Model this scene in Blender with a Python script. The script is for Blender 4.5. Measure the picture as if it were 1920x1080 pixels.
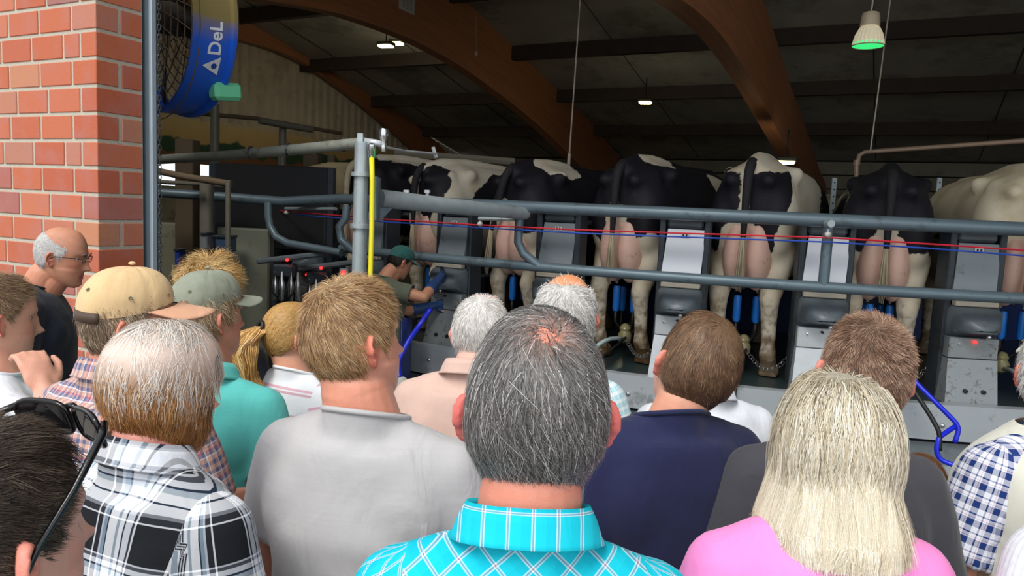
import bpy, bmesh, math, random
import numpy as np
from mathutils import Vector, Matrix, noise
from mathutils.bvhtree import BVHTree

for o in list(bpy.data.objects): bpy.data.objects.remove(o)
C = bpy.context.scene.collection
PI = math.pi
R_ = math.radians

# ------------------------------------------------------------------ camera, sky, sun, exposure
CAM_Z = 1.90
FPX = 1400.0
PITCH = R_(6.1); ROLL = R_(2.6)
cF = Vector((0, math.cos(PITCH), -math.sin(PITCH)))
cR0 = Vector((1, 0, 0)); cU0 = Vector((0, math.sin(PITCH), math.cos(PITCH)))
cR = cR0 * math.cos(ROLL) + cU0 * math.sin(ROLL)
cU = cU0 * math.cos(ROLL) - cR0 * math.sin(ROLL)
CAMP = Vector((0, 0, CAM_Z))
cam_d = bpy.data.cameras.new('camera'); cam = bpy.data.objects.new('camera', cam_d); C.objects.link(cam)
cam_d.sensor_width = 36; cam_d.lens = FPX / 1920 * 36; cam_d.clip_start = .02; cam_d.clip_end = 300
m = Matrix((cR, cU, -cF)).transposed().to_4x4(); m.translation = CAMP
cam.matrix_world = m
bpy.context.scene.camera = cam
vs = bpy.context.scene.view_settings
vs.view_transform = 'Standard'; vs.look = 'None'; vs.gamma = 1; vs.use_curve_mapping = False
vs.exposure = 0.35

world = bpy.data.worlds.new('world'); bpy.context.scene.world = world; world.use_nodes = True
nt = world.node_tree; bg = nt.nodes['Background']
bg.inputs[0].default_value = (0.90, 0.95, 1.0, 1); bg.inputs[1].default_value = 1.15
sun_d = bpy.data.lights.new('sun', 'SUN'); sun = bpy.data.objects.new('sun', sun_d); C.objects.link(sun)
sun_d.energy = 1.9; sun_d.angle = R_(25); sun_d.color = (1, .96, .9)
sun.rotation_euler = (R_(38), 0, R_(-28)); sun.location = (-4, -8, 12)

def ray(px, py):
    return cF + cR * ((px - 960) / FPX) + cU * ((540 - py) / FPX)
def at(px, py, d): return CAMP + ray(px, py) * d
def hit_z(px, py, z):
    r = ray(px, py); return CAMP + r * ((z - CAM_Z) / r.z)
RC = Vector((3.7, 12.7, 0))            # centre of the rotary
def hit_cyl(px, py, R):
    r = ray(px, py); a = r.x**2 + r.y**2; b = -2 * (r.x * RC.x + r.y * RC.y); c = RC.x**2 + RC.y**2 - R * R
    D = b * b - 4 * a * c
    if D < 0: D = 0
    return CAMP + r * ((-b - math.sqrt(D)) / (2 * a))
# barn frame: u along the front wall, v into the barn
BA = R_(27); CO = Vector((-1.95, 3.5, 0))
UV_U = Vector((math.cos(BA), -math.sin(BA), 0)); UV_V = Vector((math.sin(BA), math.cos(BA), 0))
def bw(u, v, z=0): return CO + UV_U * u + UV_V * v + Vector((0, 0, z))
def to_uv(p):
    q = Vector((p.x, p.y, 0)) - CO; return q.dot(UV_U), q.dot(UV_V), p.z
def hit_u(px, py, u):
    r = ray(px, py); cu = (-CO).dot(UV_U); t = (u - cu) / r.dot(UV_U); p = CAMP + r * t
    return to_uv(p)
def hit_v(px, py, v):
    r = ray(px, py); cv = (-CO).dot(UV_V); t = (v - cv) / r.dot(UV_V); p = CAMP + r * t
    return to_uv(p)

# ------------------------------------------------------------------ materials
def srgb(h):
    h = h.lstrip('#'); v = [int(h[i:i+2], 16) / 255 for i in (0, 2, 4)]
    return tuple(x / 12.92 if x <= .04045 else ((x + .055) / 1.055) ** 2.4 for x in v) + (1,)
MATS = {}
def nodes_of(name):
    mt = bpy.data.materials.new(name); mt.use_nodes = True
    n = mt.node_tree; b = n.nodes['Principled BSDF']; return mt, n, b
def N(n, t, **k):
    x = n.nodes.new(t)
    for a, v in k.items(): setattr(x, a, v)
    return x
def mat(name, col, rough=.6, metal=0, var=.12, scale=8, bump=.0, bscale=60, emit=None, est=1, dirt=None, dscale=3, dth=.55, spec=.5, alpha=None, trans=None):
    if name in MATS: return MATS[name]
    mt, n, b = nodes_of(name); L = n.links
    c = srgb(col) if isinstance(col, str) else col
    tc = N(n, 'ShaderNodeTexCoord')
    nz = N(n, 'ShaderNodeTexNoise'); nz.inputs['Scale'].default_value = scale; nz.inputs['Detail'].default_value = 6
    L.new(tc.outputs['Object'], nz.inputs['Vector'])
    mx = N(n, 'ShaderNodeMix', data_type='RGBA')
    mx.inputs[6].default_value = tuple(x * (1 - var) for x in c[:3]) + (1,)
    mx.inputs[7].default_value = tuple(min(1, x * (1 + var)) for x in c[:3]) + (1,)
    L.new(nz.outputs[0], mx.inputs[0]); out = mx.outputs[2]
    if dirt:
        n2 = N(n, 'ShaderNodeTexNoise'); n2.inputs['Scale'].default_value = dscale; n2.inputs['Detail'].default_value = 8; n2.inputs['Roughness'].default_value = .7
        L.new(tc.outputs['Object'], n2.inputs['Vector'])
        rp = N(n, 'ShaderNodeMapRange'); rp.inputs[1].default_value = dth; rp.inputs[2].default_value = dth + .12
        L.new(n2.outputs[0], rp.inputs[0])
        m2 = N(n, 'ShaderNodeMix', data_type='RGBA'); L.new(rp.outputs[0], m2.inputs[0]); L.new(out, m2.inputs[6]); m2.inputs[7].default_value = srgb(dirt)
        out = m2.outputs[2]
    L.new(out, b.inputs['Base Color'])
    b.inputs['Roughness'].default_value = rough; b.inputs['Metallic'].default_value = metal
    b.inputs['Specular IOR Level'].default_value = spec
    if trans: b.inputs['Transmission Weight'].default_value = trans
    if alpha is not None: b.inputs['Alpha'].default_value = alpha
    if bump:
        n3 = N(n, 'ShaderNodeTexNoise'); n3.inputs['Scale'].default_value = bscale; n3.inputs['Detail'].default_value = 4
        L.new(tc.outputs['Object'], n3.inputs['Vector'])
        bp = N(n, 'ShaderNodeBump'); bp.inputs['Strength'].default_value = bump; bp.inputs['Distance'].default_value = .01
        L.new(n3.outputs[0], bp.inputs['Height']); L.new(bp.outputs[0], b.inputs['Normal'])
    if emit:
        b.inputs['Emission Color'].default_value = srgb(emit); b.inputs['Emission Strength'].default_value = est
    MATS[name] = mt; return mt

def mat_attr(name, attr, rough=.5, spec=.4, sss=0, bump=0, bscale=300, var=0.0):
    """colour from a painted attribute of the mesh"""
    if name in MATS: return MATS[name]
    mt, n, b = nodes_of(name); L = n.links
    a = N(n, 'ShaderNodeAttribute'); a.attribute_name = attr
    out = a.outputs['Color']
    tc = N(n, 'ShaderNodeTexCoord')
    if var:
        nz = N(n, 'ShaderNodeTexNoise'); nz.inputs['Scale'].default_value = 45; nz.inputs['Detail'].default_value = 5
        L.new(tc.outputs['Object'], nz.inputs['Vector'])
        mr = N(n, 'ShaderNodeMapRange'); mr.inputs[3].default_value = 1 - var; mr.inputs[4].default_value = 1 + var
        L.new(nz.outputs[0], mr.inputs[0])
        mm = N(n, 'ShaderNodeVectorMath', operation='SCALE'); L.new(out, mm.inputs[0]); L.new(mr.outputs[0], mm.inputs['Scale'])
        out = mm.outputs[0]
    L.new(out, b.inputs['Base Color'])
    b.inputs['Roughness'].default_value = rough; b.inputs['Specular IOR Level'].default_value = spec
    if sss:
        b.inputs['Subsurface Weight'].default_value = sss; b.inputs['Subsurface Radius'].default_value = (1, .3, .15); b.inputs['Subsurface Scale'].default_value = .006
    if bump:
        n3 = N(n, 'ShaderNodeTexNoise'); n3.inputs['Scale'].default_value = bscale; n3.inputs['Detail'].default_value = 3
        L.new(tc.outputs['Object'], n3.inputs['Vector'])
        bp = N(n, 'ShaderNodeBump'); bp.inputs['Strength'].default_value = bump; bp.inputs['Distance'].default_value = .002
        L.new(n3.outputs[0], bp.inputs['Height']); L.new(bp.outputs[0], b.inputs['Normal'])
    MATS[name] = mt; return mt

def cloth_bump(n, L, b, tc, strength=.25):
    w1 = N(n, 'ShaderNodeTexNoise'); w1.inputs['Scale'].default_value = 900; L.new(tc.outputs['Object'], w1.inputs['Vector'])
    w2 = N(n, 'ShaderNodeTexNoise'); w2.inputs['Scale'].default_value = 14; w2.inputs['Detail'].default_value = 3; w2.inputs['Distortion'].default_value = .8
    mp = N(n, 'ShaderNodeMapping'); mp.inputs['Scale'].default_value = (1, 1, .45); L.new(tc.outputs['Object'], mp.inputs[0]); L.new(mp.outputs[0], w2.inputs['Vector'])
    b1 = N(n, 'ShaderNodeBump'); b1.inputs['Strength'].default_value = strength; b1.inputs['Distance'].default_value = .0015; L.new(w1.outputs[0], b1.inputs['Height'])
    b2 = N(n, 'ShaderNodeBump'); b2.inputs['Strength'].default_value = .5; b2.inputs['Distance'].default_value = .012; L.new(w2.outputs[0], b2.inputs['Height'])
    L.new(b1.outputs[0], b2.inputs['Normal']); L.new(b2.outputs[0], b.inputs['Normal'])

def cloth(name, col, rough=.85, var=.06, streak=0):
    if name in MATS: return MATS[name]
    mt, n, b = nodes_of(name); L = n.links; c = srgb(col)
    tc = N(n, 'ShaderNodeTexCoord')
    nz = N(n, 'ShaderNodeTexNoise'); nz.inputs['Scale'].default_value = 30 if not streak else 60; nz.inputs['Detail'].default_value = 6
    mp = N(n, 'ShaderNodeMapping'); mp.inputs['Scale'].default_value = (1, 1, 1) if not streak else (.12, .12, 4)
    L.new(tc.outputs['Object'], mp.inputs[0]); L.new(mp.outputs[0], nz.inputs['Vector'])
    mx = N(n, 'ShaderNodeMix', data_type='RGBA')
    mx.inputs[6].default_value = tuple(x * (1 - var) for x in c[:3]) + (1,); mx.inputs[7].default_value = tuple(min(1, x * (1 + var)) for x in c[:3]) + (1,)
    L.new(nz.outputs[0], mx.inputs[0]); L.new(mx.outputs[2], b.inputs['Base Color'])
    b.inputs['Roughness'].default_value = rough; b.inputs['Specular IOR Level'].default_value = .15
    b.inputs['Sheen Weight'].default_value = .15
    cloth_bump(n, L, b, tc)
    MATS[name] = mt; return mt

def plaid(name, P, warp, weft, rot=0, mixf=.5, offs=(0, 0)):
    """woven check: a colour ramp along each thread direction of the cloth coordinates"""
    if name in MATS: return MATS[name]
    mt, n, b = nodes_of(name); L = n.links
    a = N(n, 'ShaderNodeAttribute'); a.attribute_name = 'cloth'
    mp = N(n, 'ShaderNodeMapping'); mp.inputs['Rotation'].default_value = (0, 0, rot); mp.inputs['Location'].default_value = (10 + offs[0], 10 + offs[1], 0)
    L.new(a.outputs['Vector'], mp.inputs[0])
    sp = N(n, 'ShaderNodeSeparateXYZ'); L.new(mp.outputs[0], sp.inputs[0])
    outs = []
    for k, st in ((0, warp), (1, weft)):
        dv = N(n, 'ShaderNodeMath', operation='DIVIDE'); L.new(sp.outputs[k], dv.inputs[0]); dv.inputs[1].default_value = P
        fr = N(n, 'ShaderNodeMath', operation='FRACT'); L.new(dv.outputs[0], fr.inputs[0])
        cr = N(n, 'ShaderNodeValToRGB'); cr.color_ramp.interpolation = 'CONSTANT'
        e = cr.color_ramp.elements
        e[0].position = st[0][0]; e[0].color = srgb(st[0][1]); e[1].position = st[1][0]; e[1].color = srgb(st[1][1])
        for p, c in st[2:]:
            x = e.new(p); x.color = srgb(c)
        L.new(fr.outputs[0], cr.inputs[0]); outs.append(cr.outputs[0])
    mx = N(n, 'ShaderNodeMix', data_type='RGBA'); mx.inputs[0].default_value = mixf
    L.new(outs[0], mx.inputs[6]); L.new(outs[1], mx.inputs[7]); L.new(mx.outputs[2], b.inputs['Base Color'])
    b.inputs['Roughness'].default_value = .85; b.inputs['Specular IOR Level'].default_value = .15
    cloth_bump(n, L, b, N(n, 'ShaderNodeTexCoord'), .15)
    MATS[name] = mt; return mt

# ------------------------------------------------------------------ mesh helpers
class MB:
    def __init__(s): s.v = []; s.f = []
    def add(s, vs_, fs):
        b = len(s.v); s.v += [tuple(x) for x in vs_]; s.f += [tuple(i + b for i in f) for f in fs]; return s
    def box(s, c, sz, M=None, taper=1.0):
        x, y, z = (k / 2 for k in sz); P = []
        for k, sx, sy in ((-1, -1, -1), (-1, 1, -1), (-1, 1, 1), (-1, -1, 1), (1, -1, -1), (1, 1, -1), (1, 1, 1), (1, -1, 1)):
            t = taper if k > 0 else 1
            p = Vector((sx * x * t, sy * y * t, k * z)); p = (M @ p) if M else p
            P.append(p + Vector(c))
        return s.add(P, [(3, 2, 1, 0), (4, 5, 6, 7), (0, 1, 5, 4), (1, 2, 6, 5), (2, 3, 7, 6), (3, 0, 4, 7)])
    def bbox(s, c, sz, bev=.004, M=None):
        bm = bmesh.new(); bmesh.ops.create_cube(bm, size=1)
        for v in bm.verts: v.co = Vector((v.co.x * sz[0], v.co.y * sz[1], v.co.z * sz[2]))
        bmesh.ops.bevel(bm, geom=list(bm.edges), offset=bev, segments=1, affect='EDGES')
        bm.verts.index_update()
        s.add([((M @ v.co) if M else v.co) + Vector(c) for v in bm.verts], [tuple(v.index for v in f.verts) for f in bm.faces]); bm.free(); return s
    def tube(s, pts, r, n=8, caps=True, closed=False):
        pts = [Vector(p) for p in pts]; rr = r if isinstance(r, (list, tuple)) else [r] * len(pts)
        m_ = len(pts); tg = []
        for i in range(m_):
            a = pts[(i - 1) % m_] if (closed or i > 0) else pts[i]; b = pts[(i + 1) % m_] if (closed or i < m_ - 1) else pts[i]
            t = (b - a); tg.append(t.normalized() if t.length > 1e-9 else Vector((0, 0, 1)))
        up = Vector((0, 0, 1)) if abs(tg[0].z) < .9 else Vector((1, 0, 0))
        nx = tg[0].cross(up).normalized(); V = []
        for i in range(m_):
            nx = (nx - tg[i] * nx.dot(tg[i])).normalized(); ny = tg[i].cross(nx)
            for k in range(n):
                a = 2 * PI * k / n; V.append(pts[i] + (nx * math.cos(a) + ny * math.sin(a)) * rr[i])
        F = []
        for i in range(m_ if closed else m_ - 1):
            j = (i + 1) % m_
            for k in range(n): F.append((i * n + k, i * n + (k + 1) % n, j * n + (k + 1) % n, j * n + k))
        if caps and not closed: F += [tuple(range(n))[::-1], tuple((m_ - 1) * n + k for k in range(n))]
        return s.add(V, F)
    def lathe(s, prof, n=16, M=None):
        V = []; 
        for r, z in prof:
            for k in range(n):
                a = 2 * PI * k / n; p = Vector((r * math.cos(a), r * math.sin(a), z)); V.append(M @ p if M else p)
        F = []
        for i in range(len(prof) - 1):
            for k in range(n): F.append((i * n + k, i * n + (k + 1) % n, (i + 1) * n + (k + 1) % n, (i + 1) * n + k))
        F += [tuple(range(n))[::-1], tuple((len(prof) - 1) * n + k for k in range(n))]
        return s.add(V, F)
    def ell(s, c, r, M=None, nu=16, nv=10):
        V = []; F = []
        for i in range(1, nv):
            ph = PI * i / nv
            for k in range(nu):
                a = 2 * PI * k / nu; p = Vector((r[0] * math.sin(ph) * math.cos(a), r[1] * math.sin(ph) * math.sin(a), r[2] * math.cos(ph)))
                V.append((M @ p if M else p) + Vector(c))
        T = len(V)
        for sg in (1, -1):
            p = Vector((0, 0, sg * r[2])); V.append((M @ p if M else p) + Vector(c))
        for i in range(nv - 2):
            for k in range(nu): F.append((i * nu + k, (i + 1) * nu + k, (i + 1) * nu + (k + 1) % nu, i * nu + (k + 1) % nu))
        for k in range(nu):
            F.append((T, k, (k + 1) % nu)); F.append((T + 1, (nv - 2) * nu + (k + 1) % nu, (nv - 2) * nu + k))
        return s.add(V, F)
    def loft(s, rings):
        n = len(rings[0]); V = [p for r in rings for p in r]; F = []
        for i in range(len(rings) - 1):
            for k in range(n): F.append((i * n + k, i * n + (k + 1) % n, (i + 1) * n + (k + 1) % n, (i + 1) * n + k))
        F += [tuple(range(n))[::-1], tuple((len(rings) - 1) * n + k for k in range(n))]
        return s.add(V, F)
    def limb(s, pts, rad, n=12):
        """tapered chain with ball joints, for the skinned figures"""
        for i, p in enumerate(pts):
            s.ell(p, (rad[i],) * 3, nu=n, nv=8)
            if i: s.tube([pts[i - 1], p], [rad[i - 1], rad[i]], n)
        return s
    def prism(s, poly, h0, h1, M=None):
        n = len(poly); V = [Vector((x, y, h)) for h in (h0, h1) for x, y in poly]
        if M: V = [M @ v for v in V]
        return s.add(V, [tuple(range(n))[::-1], tuple(range(n, 2 * n))] + [(k, (k + 1) % n, n + (k + 1) % n, n + k) for k in range(n)])
    def build(s, name, material, parent=None, smooth=False, loc=None):
        me = bpy.data.meshes.new(name); me.from_pydata(s.v, [], s.f); me.update()
        bm = bmesh.new(); bm.from_mesh(me); bmesh.ops.recalc_face_normals(bm, faces=bm.faces); bm.to_mesh(me); bm.free()
        return link(name, me, material, parent, smooth, loc)
def link(name, me, material, parent=None, smooth=False, loc=None):
    o = bpy.data.objects.new(name, me); C.objects.link(o)
    if parent is not None: o.parent = parent
    if material and not me.materials: me.materials.append(material)
    if smooth is True: me.polygons.foreach_set('use_smooth', [True] * len(me.polygons))
    elif smooth:
        me.polygons.foreach_set('use_smooth', [True] * len(me.polygons)); me.set_sharp_from_angle(angle=R_(smooth))
    if loc is not None: o.location = loc
    return o
def tag(o, label=None, cat=None, group=None, kind=None):
    if label: o['label'] = label
    if cat: o['category'] = cat
    if group: o['group'] = group
    if kind: o['kind'] = kind
    return o
def thing(name, loc, label, cat, group=None, rz=0):
    o = bpy.data.objects.new(name, None); C.objects.link(o); o.location = loc; o.rotation_euler = (0, 0, rz); o.empty_display_size = .1
    return tag(o, label, cat, group)
def copy_tree(o, parent=None, first=True):
    c = o.copy(); C.objects.link(c)
    if not first: c.parent = parent
    for ch in list(o.children): copy_tree(ch, c, False)
    return c
def remesh(mb, voxel, smooth=2, fac=.5):
    me = bpy.data.meshes.new('tmp'); me.from_pydata(mb.v, [], mb.f)
    bm = bmesh.new(); bm.from_mesh(me); bmesh.ops.recalc_face_normals(bm, faces=bm.faces); bm.to_mesh(me); bm.free()
    o = bpy.data.objects.new('tmp', me); C.objects.link(o)
    r = o.modifiers.new('r', 'REMESH'); r.mode = 'VOXEL'; r.voxel_size = voxel; r.adaptivity = 0
    if smooth:
        sm = o.modifiers.new('s', 'SMOOTH'); sm.factor = fac; sm.iterations = smooth
    dg = bpy.context.evaluated_depsgraph_get()
    out = bpy.data.meshes.new_from_object(o.evaluated_get(dg)); bpy.data.objects.remove(o); bpy.data.meshes.remove(me)
    return out
def np_verts(me):
    a = np.empty(len(me.vertices) * 3, dtype=np.float32); me.vertices.foreach_get('co', a); return a.reshape(-1, 3).astype(np.float64)
def set_attr(me, name, arr, typ='FLOAT_COLOR'):
    at_ = me.attributes.new(name, typ, 'POINT')
    at_.data.foreach_set('color' if typ == 'FLOAT_COLOR' else 'vector', np.ascontiguousarray(arr, dtype=np.float32).ravel())
def merge_meshes(list_):
    bm = bmesh.new()
    for me in list_: bm.from_mesh(me)
    out = bpy.data.meshes.new('merged'); bm.to_mesh(out); bm.free(); return out
def arr_mesh(name, V, F, material, parent, smooth=True):
    me = bpy.data.meshes.new(name); me.from_pydata([tuple(v) for v in V] if not isinstance(V, np.ndarray) else V.tolist(), [], F if isinstance(F, list) else F.tolist())
    return link(name, me, material, parent, smooth)

# palette
M_gal = mat('galvanised_steel', '#a9b4b8', .42, .35, .22, 14, dirt='#8c8f88', dscale=9, dth=.58)
M_rail = mat('painted_blue_grey_rail', '#667780', .42, .25, .2, 6, dirt='#4d5757', dscale=7, dth=.56)
M_dark = mat('dark_steel', '#3a4148', .45, .3, .25, 10, dirt='#2a2a26', dscale=8)
M_dgrey = mat('dark_grey_moulded_plastic', '#5d666c', .38, 0, .15, 9, dirt='#4a4b47', dscale=14, dth=.6)
M_white = mat('white_enamel_panel', '#e4e6ee', .3, 0, .03, 5, dirt='#8f8d85', dscale=16, dth=.72)
M_steel = mat('brushed_stainless', '#c3c8cb', .35, .25, .12, 18, dirt='#7f7c70', dscale=24, dth=.64)
M_rubber = mat('black_rubber', '#17181a', .55, 0, .2)
M_chrome = mat('chrome', '#d8dadc', .18, .9, .05)
M_wood = None

# ------------------------------------------------------------------ setting: ground, barn shell
mat('yard_concrete', '#8f8c86', .9, 0, .2, 2, bump=.3, bscale=40)
mat('barn_floor', '#4a4a46', .7, 0, .3, 2, bump=.3, bscale=30, dirt='#2c2b27', dscale=1.5)
g = MB().box((0, 8, -.05), (80, 90, .1)); tag(g.build('floor', MATS['yard_concrete']), kind='structure')
U0, U1, U2, U3 = -11.1, -4.9, 1.3, 7.5
VB = 21.5; UR = 15.0
def roof_h(v): return 3.75 + .215 * (VB - v)
g = MB(); g.prism([(bw(u, v).x, bw(u, v).y) for u, v in ((U0 - .2, .3), (UR, .3), (UR, VB + .3), (U0 - .2, VB + .3))], 0, .02)
tag(g.build('floor', MATS['barn_floor']), kind='structure')

mat('roof_sheet', '#a8a195', .9, 0, .25, 1.2, bump=.2, bscale=8, dirt='#8a8378', dscale=.8, dth=.5)
mat('dark_timber', '#463a33', .85, 0, .3, 4)
g = MB(); 
c4 = [bw(U0 - .3, -1.2, roof_h(-1.2)), bw(UR + .3, -1.2, roof_h(-1.2)), bw(UR + .3, VB + .3, roof_h(VB + .3)), bw(U0 - .3, VB + .3, roof_h(VB + .3))]
g.add(c4 + [p + Vector((0, 0, .12)) for p in c4], [(0, 1, 2, 3), (7, 6, 5, 4), (0, 4, 5, 1), (1, 5, 6, 2), (2, 6, 7, 3), (3, 7, 4, 0)])
ceil_ = tag(g.build('ceiling', MATS['roof_sheet']), kind='structure')
g0 = MB(); 
for v in (.2, 2.6, 5.1, 7.7, 10.5, 13.2, 15.8, 18.5):
    a, b = bw(U0, v, roof_h(v) - .15), bw(UR, v, roof_h(v) - .15)
    d = (b - a); Mz = Matrix.Rotation(-BA, 3, 'Z')
    MB().box((a + b) / 2, (d.length, .16, .30), Mz).build('purlin', MATS['dark_timber'], ceil_)
for u in np.arange(U0 + 1.2, UR, 2.5):      # lap joints of the roof sheets
    a, b = bw(u, 0, roof_h(0) - .01), bw(u, VB, roof_h(VB) - .01)
    g0.tube([a, b], .011, 4)
g0.build('sheet_seams', MATS['dark_timber'], ceil_)

# back wall with horizontal boards
mat('grey_board', '#98917f', .85, 0, .3, 2, dirt='#6f695b', dscale=1.6)
mat('board_gap', '#1c1a17', .9)
bwl = MB().box(bw((U0 + UR) / 2, VB + .25, roof_h(VB) / 2), (UR - U0, .12, roof_h(VB)), Matrix.Rotation(-BA, 3, 'Z')).build('wall_back', MATS['board_gap'])
tag(bwl, kind='structure')
z = .1; k = 0
bd = MB().box((0, 0, 0), (UR - U0 - .1, .05, .36)).build('board', MATS['grey_board'], bwl)
while z < roof_h(VB) - .3:
    o = bd if k == 0 else bd.copy()
    if k: C.objects.link(o)
    o.location = bw((U0 + UR) / 2, VB + .16 + (.012 if k % 2 else 0), z + .18); o.rotation_euler = (0, 0, -BA); z += .40; k += 1

# right wall
tag(MB().box(bw(UR + .1, 10.5, 4), (.15, 23, 8), Matrix.Rotation(-BA, 3, 'Z')).build('wall_right', MATS['grey_board']), kind='structure')

# left gable wall: corrugated sheet above, painted landscape band and openings below
mat('corrugated_sheet', '#d8ccb6', .6, 0, .15, 3, dirt='#c2b69e', dscale=1.3, dth=.5)
mat('concrete_wall', '#a59f88', .85, 0, .2, 3, bump=.2, dirt='#6d6859', dscale=2.5, dth=.52)
zc = 3.55
g = MB(); V = []; F = []
vv = np.arange(.1, VB, .075); 
for i, v in enumerate(vv):
    ph = i % 4; off = 0 if ph != 3 else -.10
    V += [bw(U0 + off, v, zc), bw(U0 + off, v, roof_h(v) - .02)]
for i in range(len(vv) - 1): F.append((2 * i, 2 * i + 2, 2 * i + 3, 2 * i + 1))
g.add(V, F); wl = tag(g.build('wall_left', MATS['corrugated_sheet']), kind='structure')
# painted landscape
mt, n, b = nodes_of('painted_landscape'); L = n.links
tc = N(n, 'ShaderNodeTexCoord'); sp = N(n, 'ShaderNodeSeparateXYZ'); L.new(tc.outputs['Object'], sp.inputs[0])
nz = N(n, 'ShaderNodeTexNoise'); nz.inputs['Scale'].default_value = 2.2; nz.inputs['Detail'].default_value = 6; L.new(tc.outputs['Object'], nz.inputs['Vector'])
ad = N(n, 'ShaderNodeMath', operation='MULTIPLY_ADD'); L.new(nz.outputs[0], ad.inputs[0]); ad.inputs[1].default_value = .55; L.new(sp.outputs[2], ad.inputs[2])
cr = N(n, 'ShaderNodeValToRGB'); e = cr.color_ramp.elements
mr = N(n, 'ShaderNodeMapRange'); mr.inputs[1].default_value = 2.5; mr.inputs[2].default_value = 3.9; L.new(ad.outputs[0], mr.inputs[0]); L.new(mr.outputs[0], cr.inputs[0])
e[0].position = 0; e[0].color = srgb('#8a5a3c'); e[1].position = .42; e[1].color = srgb('#8f6040')
for p, c in ((.46, '#37563f'), (.62, '#3f6048'), (.66, '#dcb878'), (1, '#e0c890')):
    x = e.new(p); x.color = srgb(c)
L.new(cr.outputs[0], b.inputs['Base Color']); b.inputs['Roughness'].default_value = .8; MATS['painted_landscape'] = mt
MZ = Matrix.Rotation(-BA, 3, 'Z')
def gable(v0, v1, z0, z1, name, m_, th=.08, off=0):
    return MB().box(bw(U0 + off, (v0 + v1) / 2, (z0 + z1) / 2), (th, v1 - v0, z1 - z0), MZ).build(name, m_, wl)
gable(.1, VB, 2.58, 3.62, 'painted_band', MATS['painted_landscape'], off=-.06)
gable(.1, VB, 0, 2.05, 'concrete_base', MATS['concrete_wall'])
for v0, v1 in ((.1, 6.5), (9.44, 9.85), (10.5, 14.6), (15.3, VB)):
    gable(v0, v1, 2.05, 2.58, 'pier', MATS['concrete_wall'])

# brick front wall (left of the opening): every brick a part
mt, n, b = nodes_of('red_brick'); L = n.links
oi = N(n, 'ShaderNodeObjectInfo'); tc = N(n, 'ShaderNodeTexCoord')
cr = N(n, 'ShaderNodeValToRGB'); e = cr.color_ramp.elements
e[0].position = 0; e[0].color = srgb('#bf6a4c'); e[1].position = 1; e[1].color = srgb('#bd6848')
for p, c in ((.2, '#ba6240'), (.4, '#b25a3f'), (.55, '#c06d4e'), (.7, '#b5755e'), (.82, '#bf805c'), (.92, '#946062')):
    x = e.new(p); x.color = srgb(c)
L.new(oi.outputs['Random'], cr.inputs[0])
nz = N(n, 'ShaderNodeTexNoise'); nz.inputs['Scale'].default_value = 7; nz.inputs['Detail'].default_value = 8
vm = N(n, 'ShaderNodeVectorMath', operation='ADD'); L.new(tc.outputs['Object'], vm.inputs[0]); L.new(oi.outputs['Location'], vm.inputs[1]); L.new(vm.outputs[0], nz.inputs['Vector'])
mx = N(n, 'ShaderNodeMix', data_type='RGBA'); L.new(cr.outputs[0], mx.inputs[6]); mx.inputs[7].default_value = srgb('#a97a78')
mr = N(n, 'ShaderNodeMapRange'); mr.inputs[1].default_value = .45; mr.inputs[2].default_value = .8; mr.inputs[4].default_value = .55; L.new(nz.outputs[0], mr.inputs[0]); L.new(mr.outputs[0], mx.inputs[0])
L.new(mx.outputs[2], b.inputs['Base Color']); b.inputs['Roughness'].default_value = .75
bp = N(n, 'ShaderNodeBump'); bp.inputs['Strength'].default_value = .3; bp.inputs['Distance'].default_value = .004
n2 = N(n, 'ShaderNodeTexNoise'); n2.inputs['Scale'].default_value = 60; L.new(vm.outputs[0], n2.inputs['Vector']); L.new(n2.outputs[0], bp.inputs['Height']); L.new(bp.outputs[0], b.inputs['Normal'])
MATS['red_brick'] = mt
mat('mortar', '#bab3a3', .95, 0, .12, 30, bump=.4, bscale=120)
WH = 3.75
wf = MB()
wf.box(bw(-4.5 + .0, .125, WH / 2), (9.0 - .016, .25 - .016, WH), MZ)
wall_f = tag(wf.build('wall_front', MATS['mortar']), kind='structure')
mat('rough_plaster', '#b5553c', .9)
tag(MB().box(bw(-7.1, .125, 5.9), (7.8, .22, 4.3), MZ).build('wall_front', MATS['mortar']), kind='structure')
tag(MB().box(bw(5.9, .125, 6.75), (18.2, .22, 3.0), MZ).build('wall_front', MATS['mortar']), kind='structure')  # unseen fascia added over the opening, lower edge set to let daylight in
BM_ = {}
rng = random.Random(4)
def brick(u0, u1, v0, v1, row):
    key = (round(u1 - u0, 3), round(v1 - v0, 3))
    if key not in BM_:
        o = MB().bbox((0, 0, 0), (key[0] - .005, key[1] - .005, .108), .003).build('brick', MATS['red_brick'], wall_f); BM_[key] = o.data
    else:
        o = bpy.data.objects.new('brick', BM_[key]); C.objects.link(o); o.parent = wall_f
    o.location = bw((u0 + u1) / 2, (v0 + v1) / 2, row * .125 + .0625); o.rotation_euler = (rng.uniform(-.004, .004), 0, -BA + rng.uniform(-.006, .006))
for r in range(30):
    if r % 2 == 0:
        brick(-.115, 0, 0, .24, r); u = -.127
        jog = .06 if r % 4 == 0 else 0
        if jog: brick(u - .115, u, 0, .115, r); u -= .127
    else:
        brick(-.178, 0, 0, .115, r); brick(-.178, 0, .127, .24, r); u = -.19
    while u > -1.5:
        brick(u - .24, u, 0, .115, r); u -= .252

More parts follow.
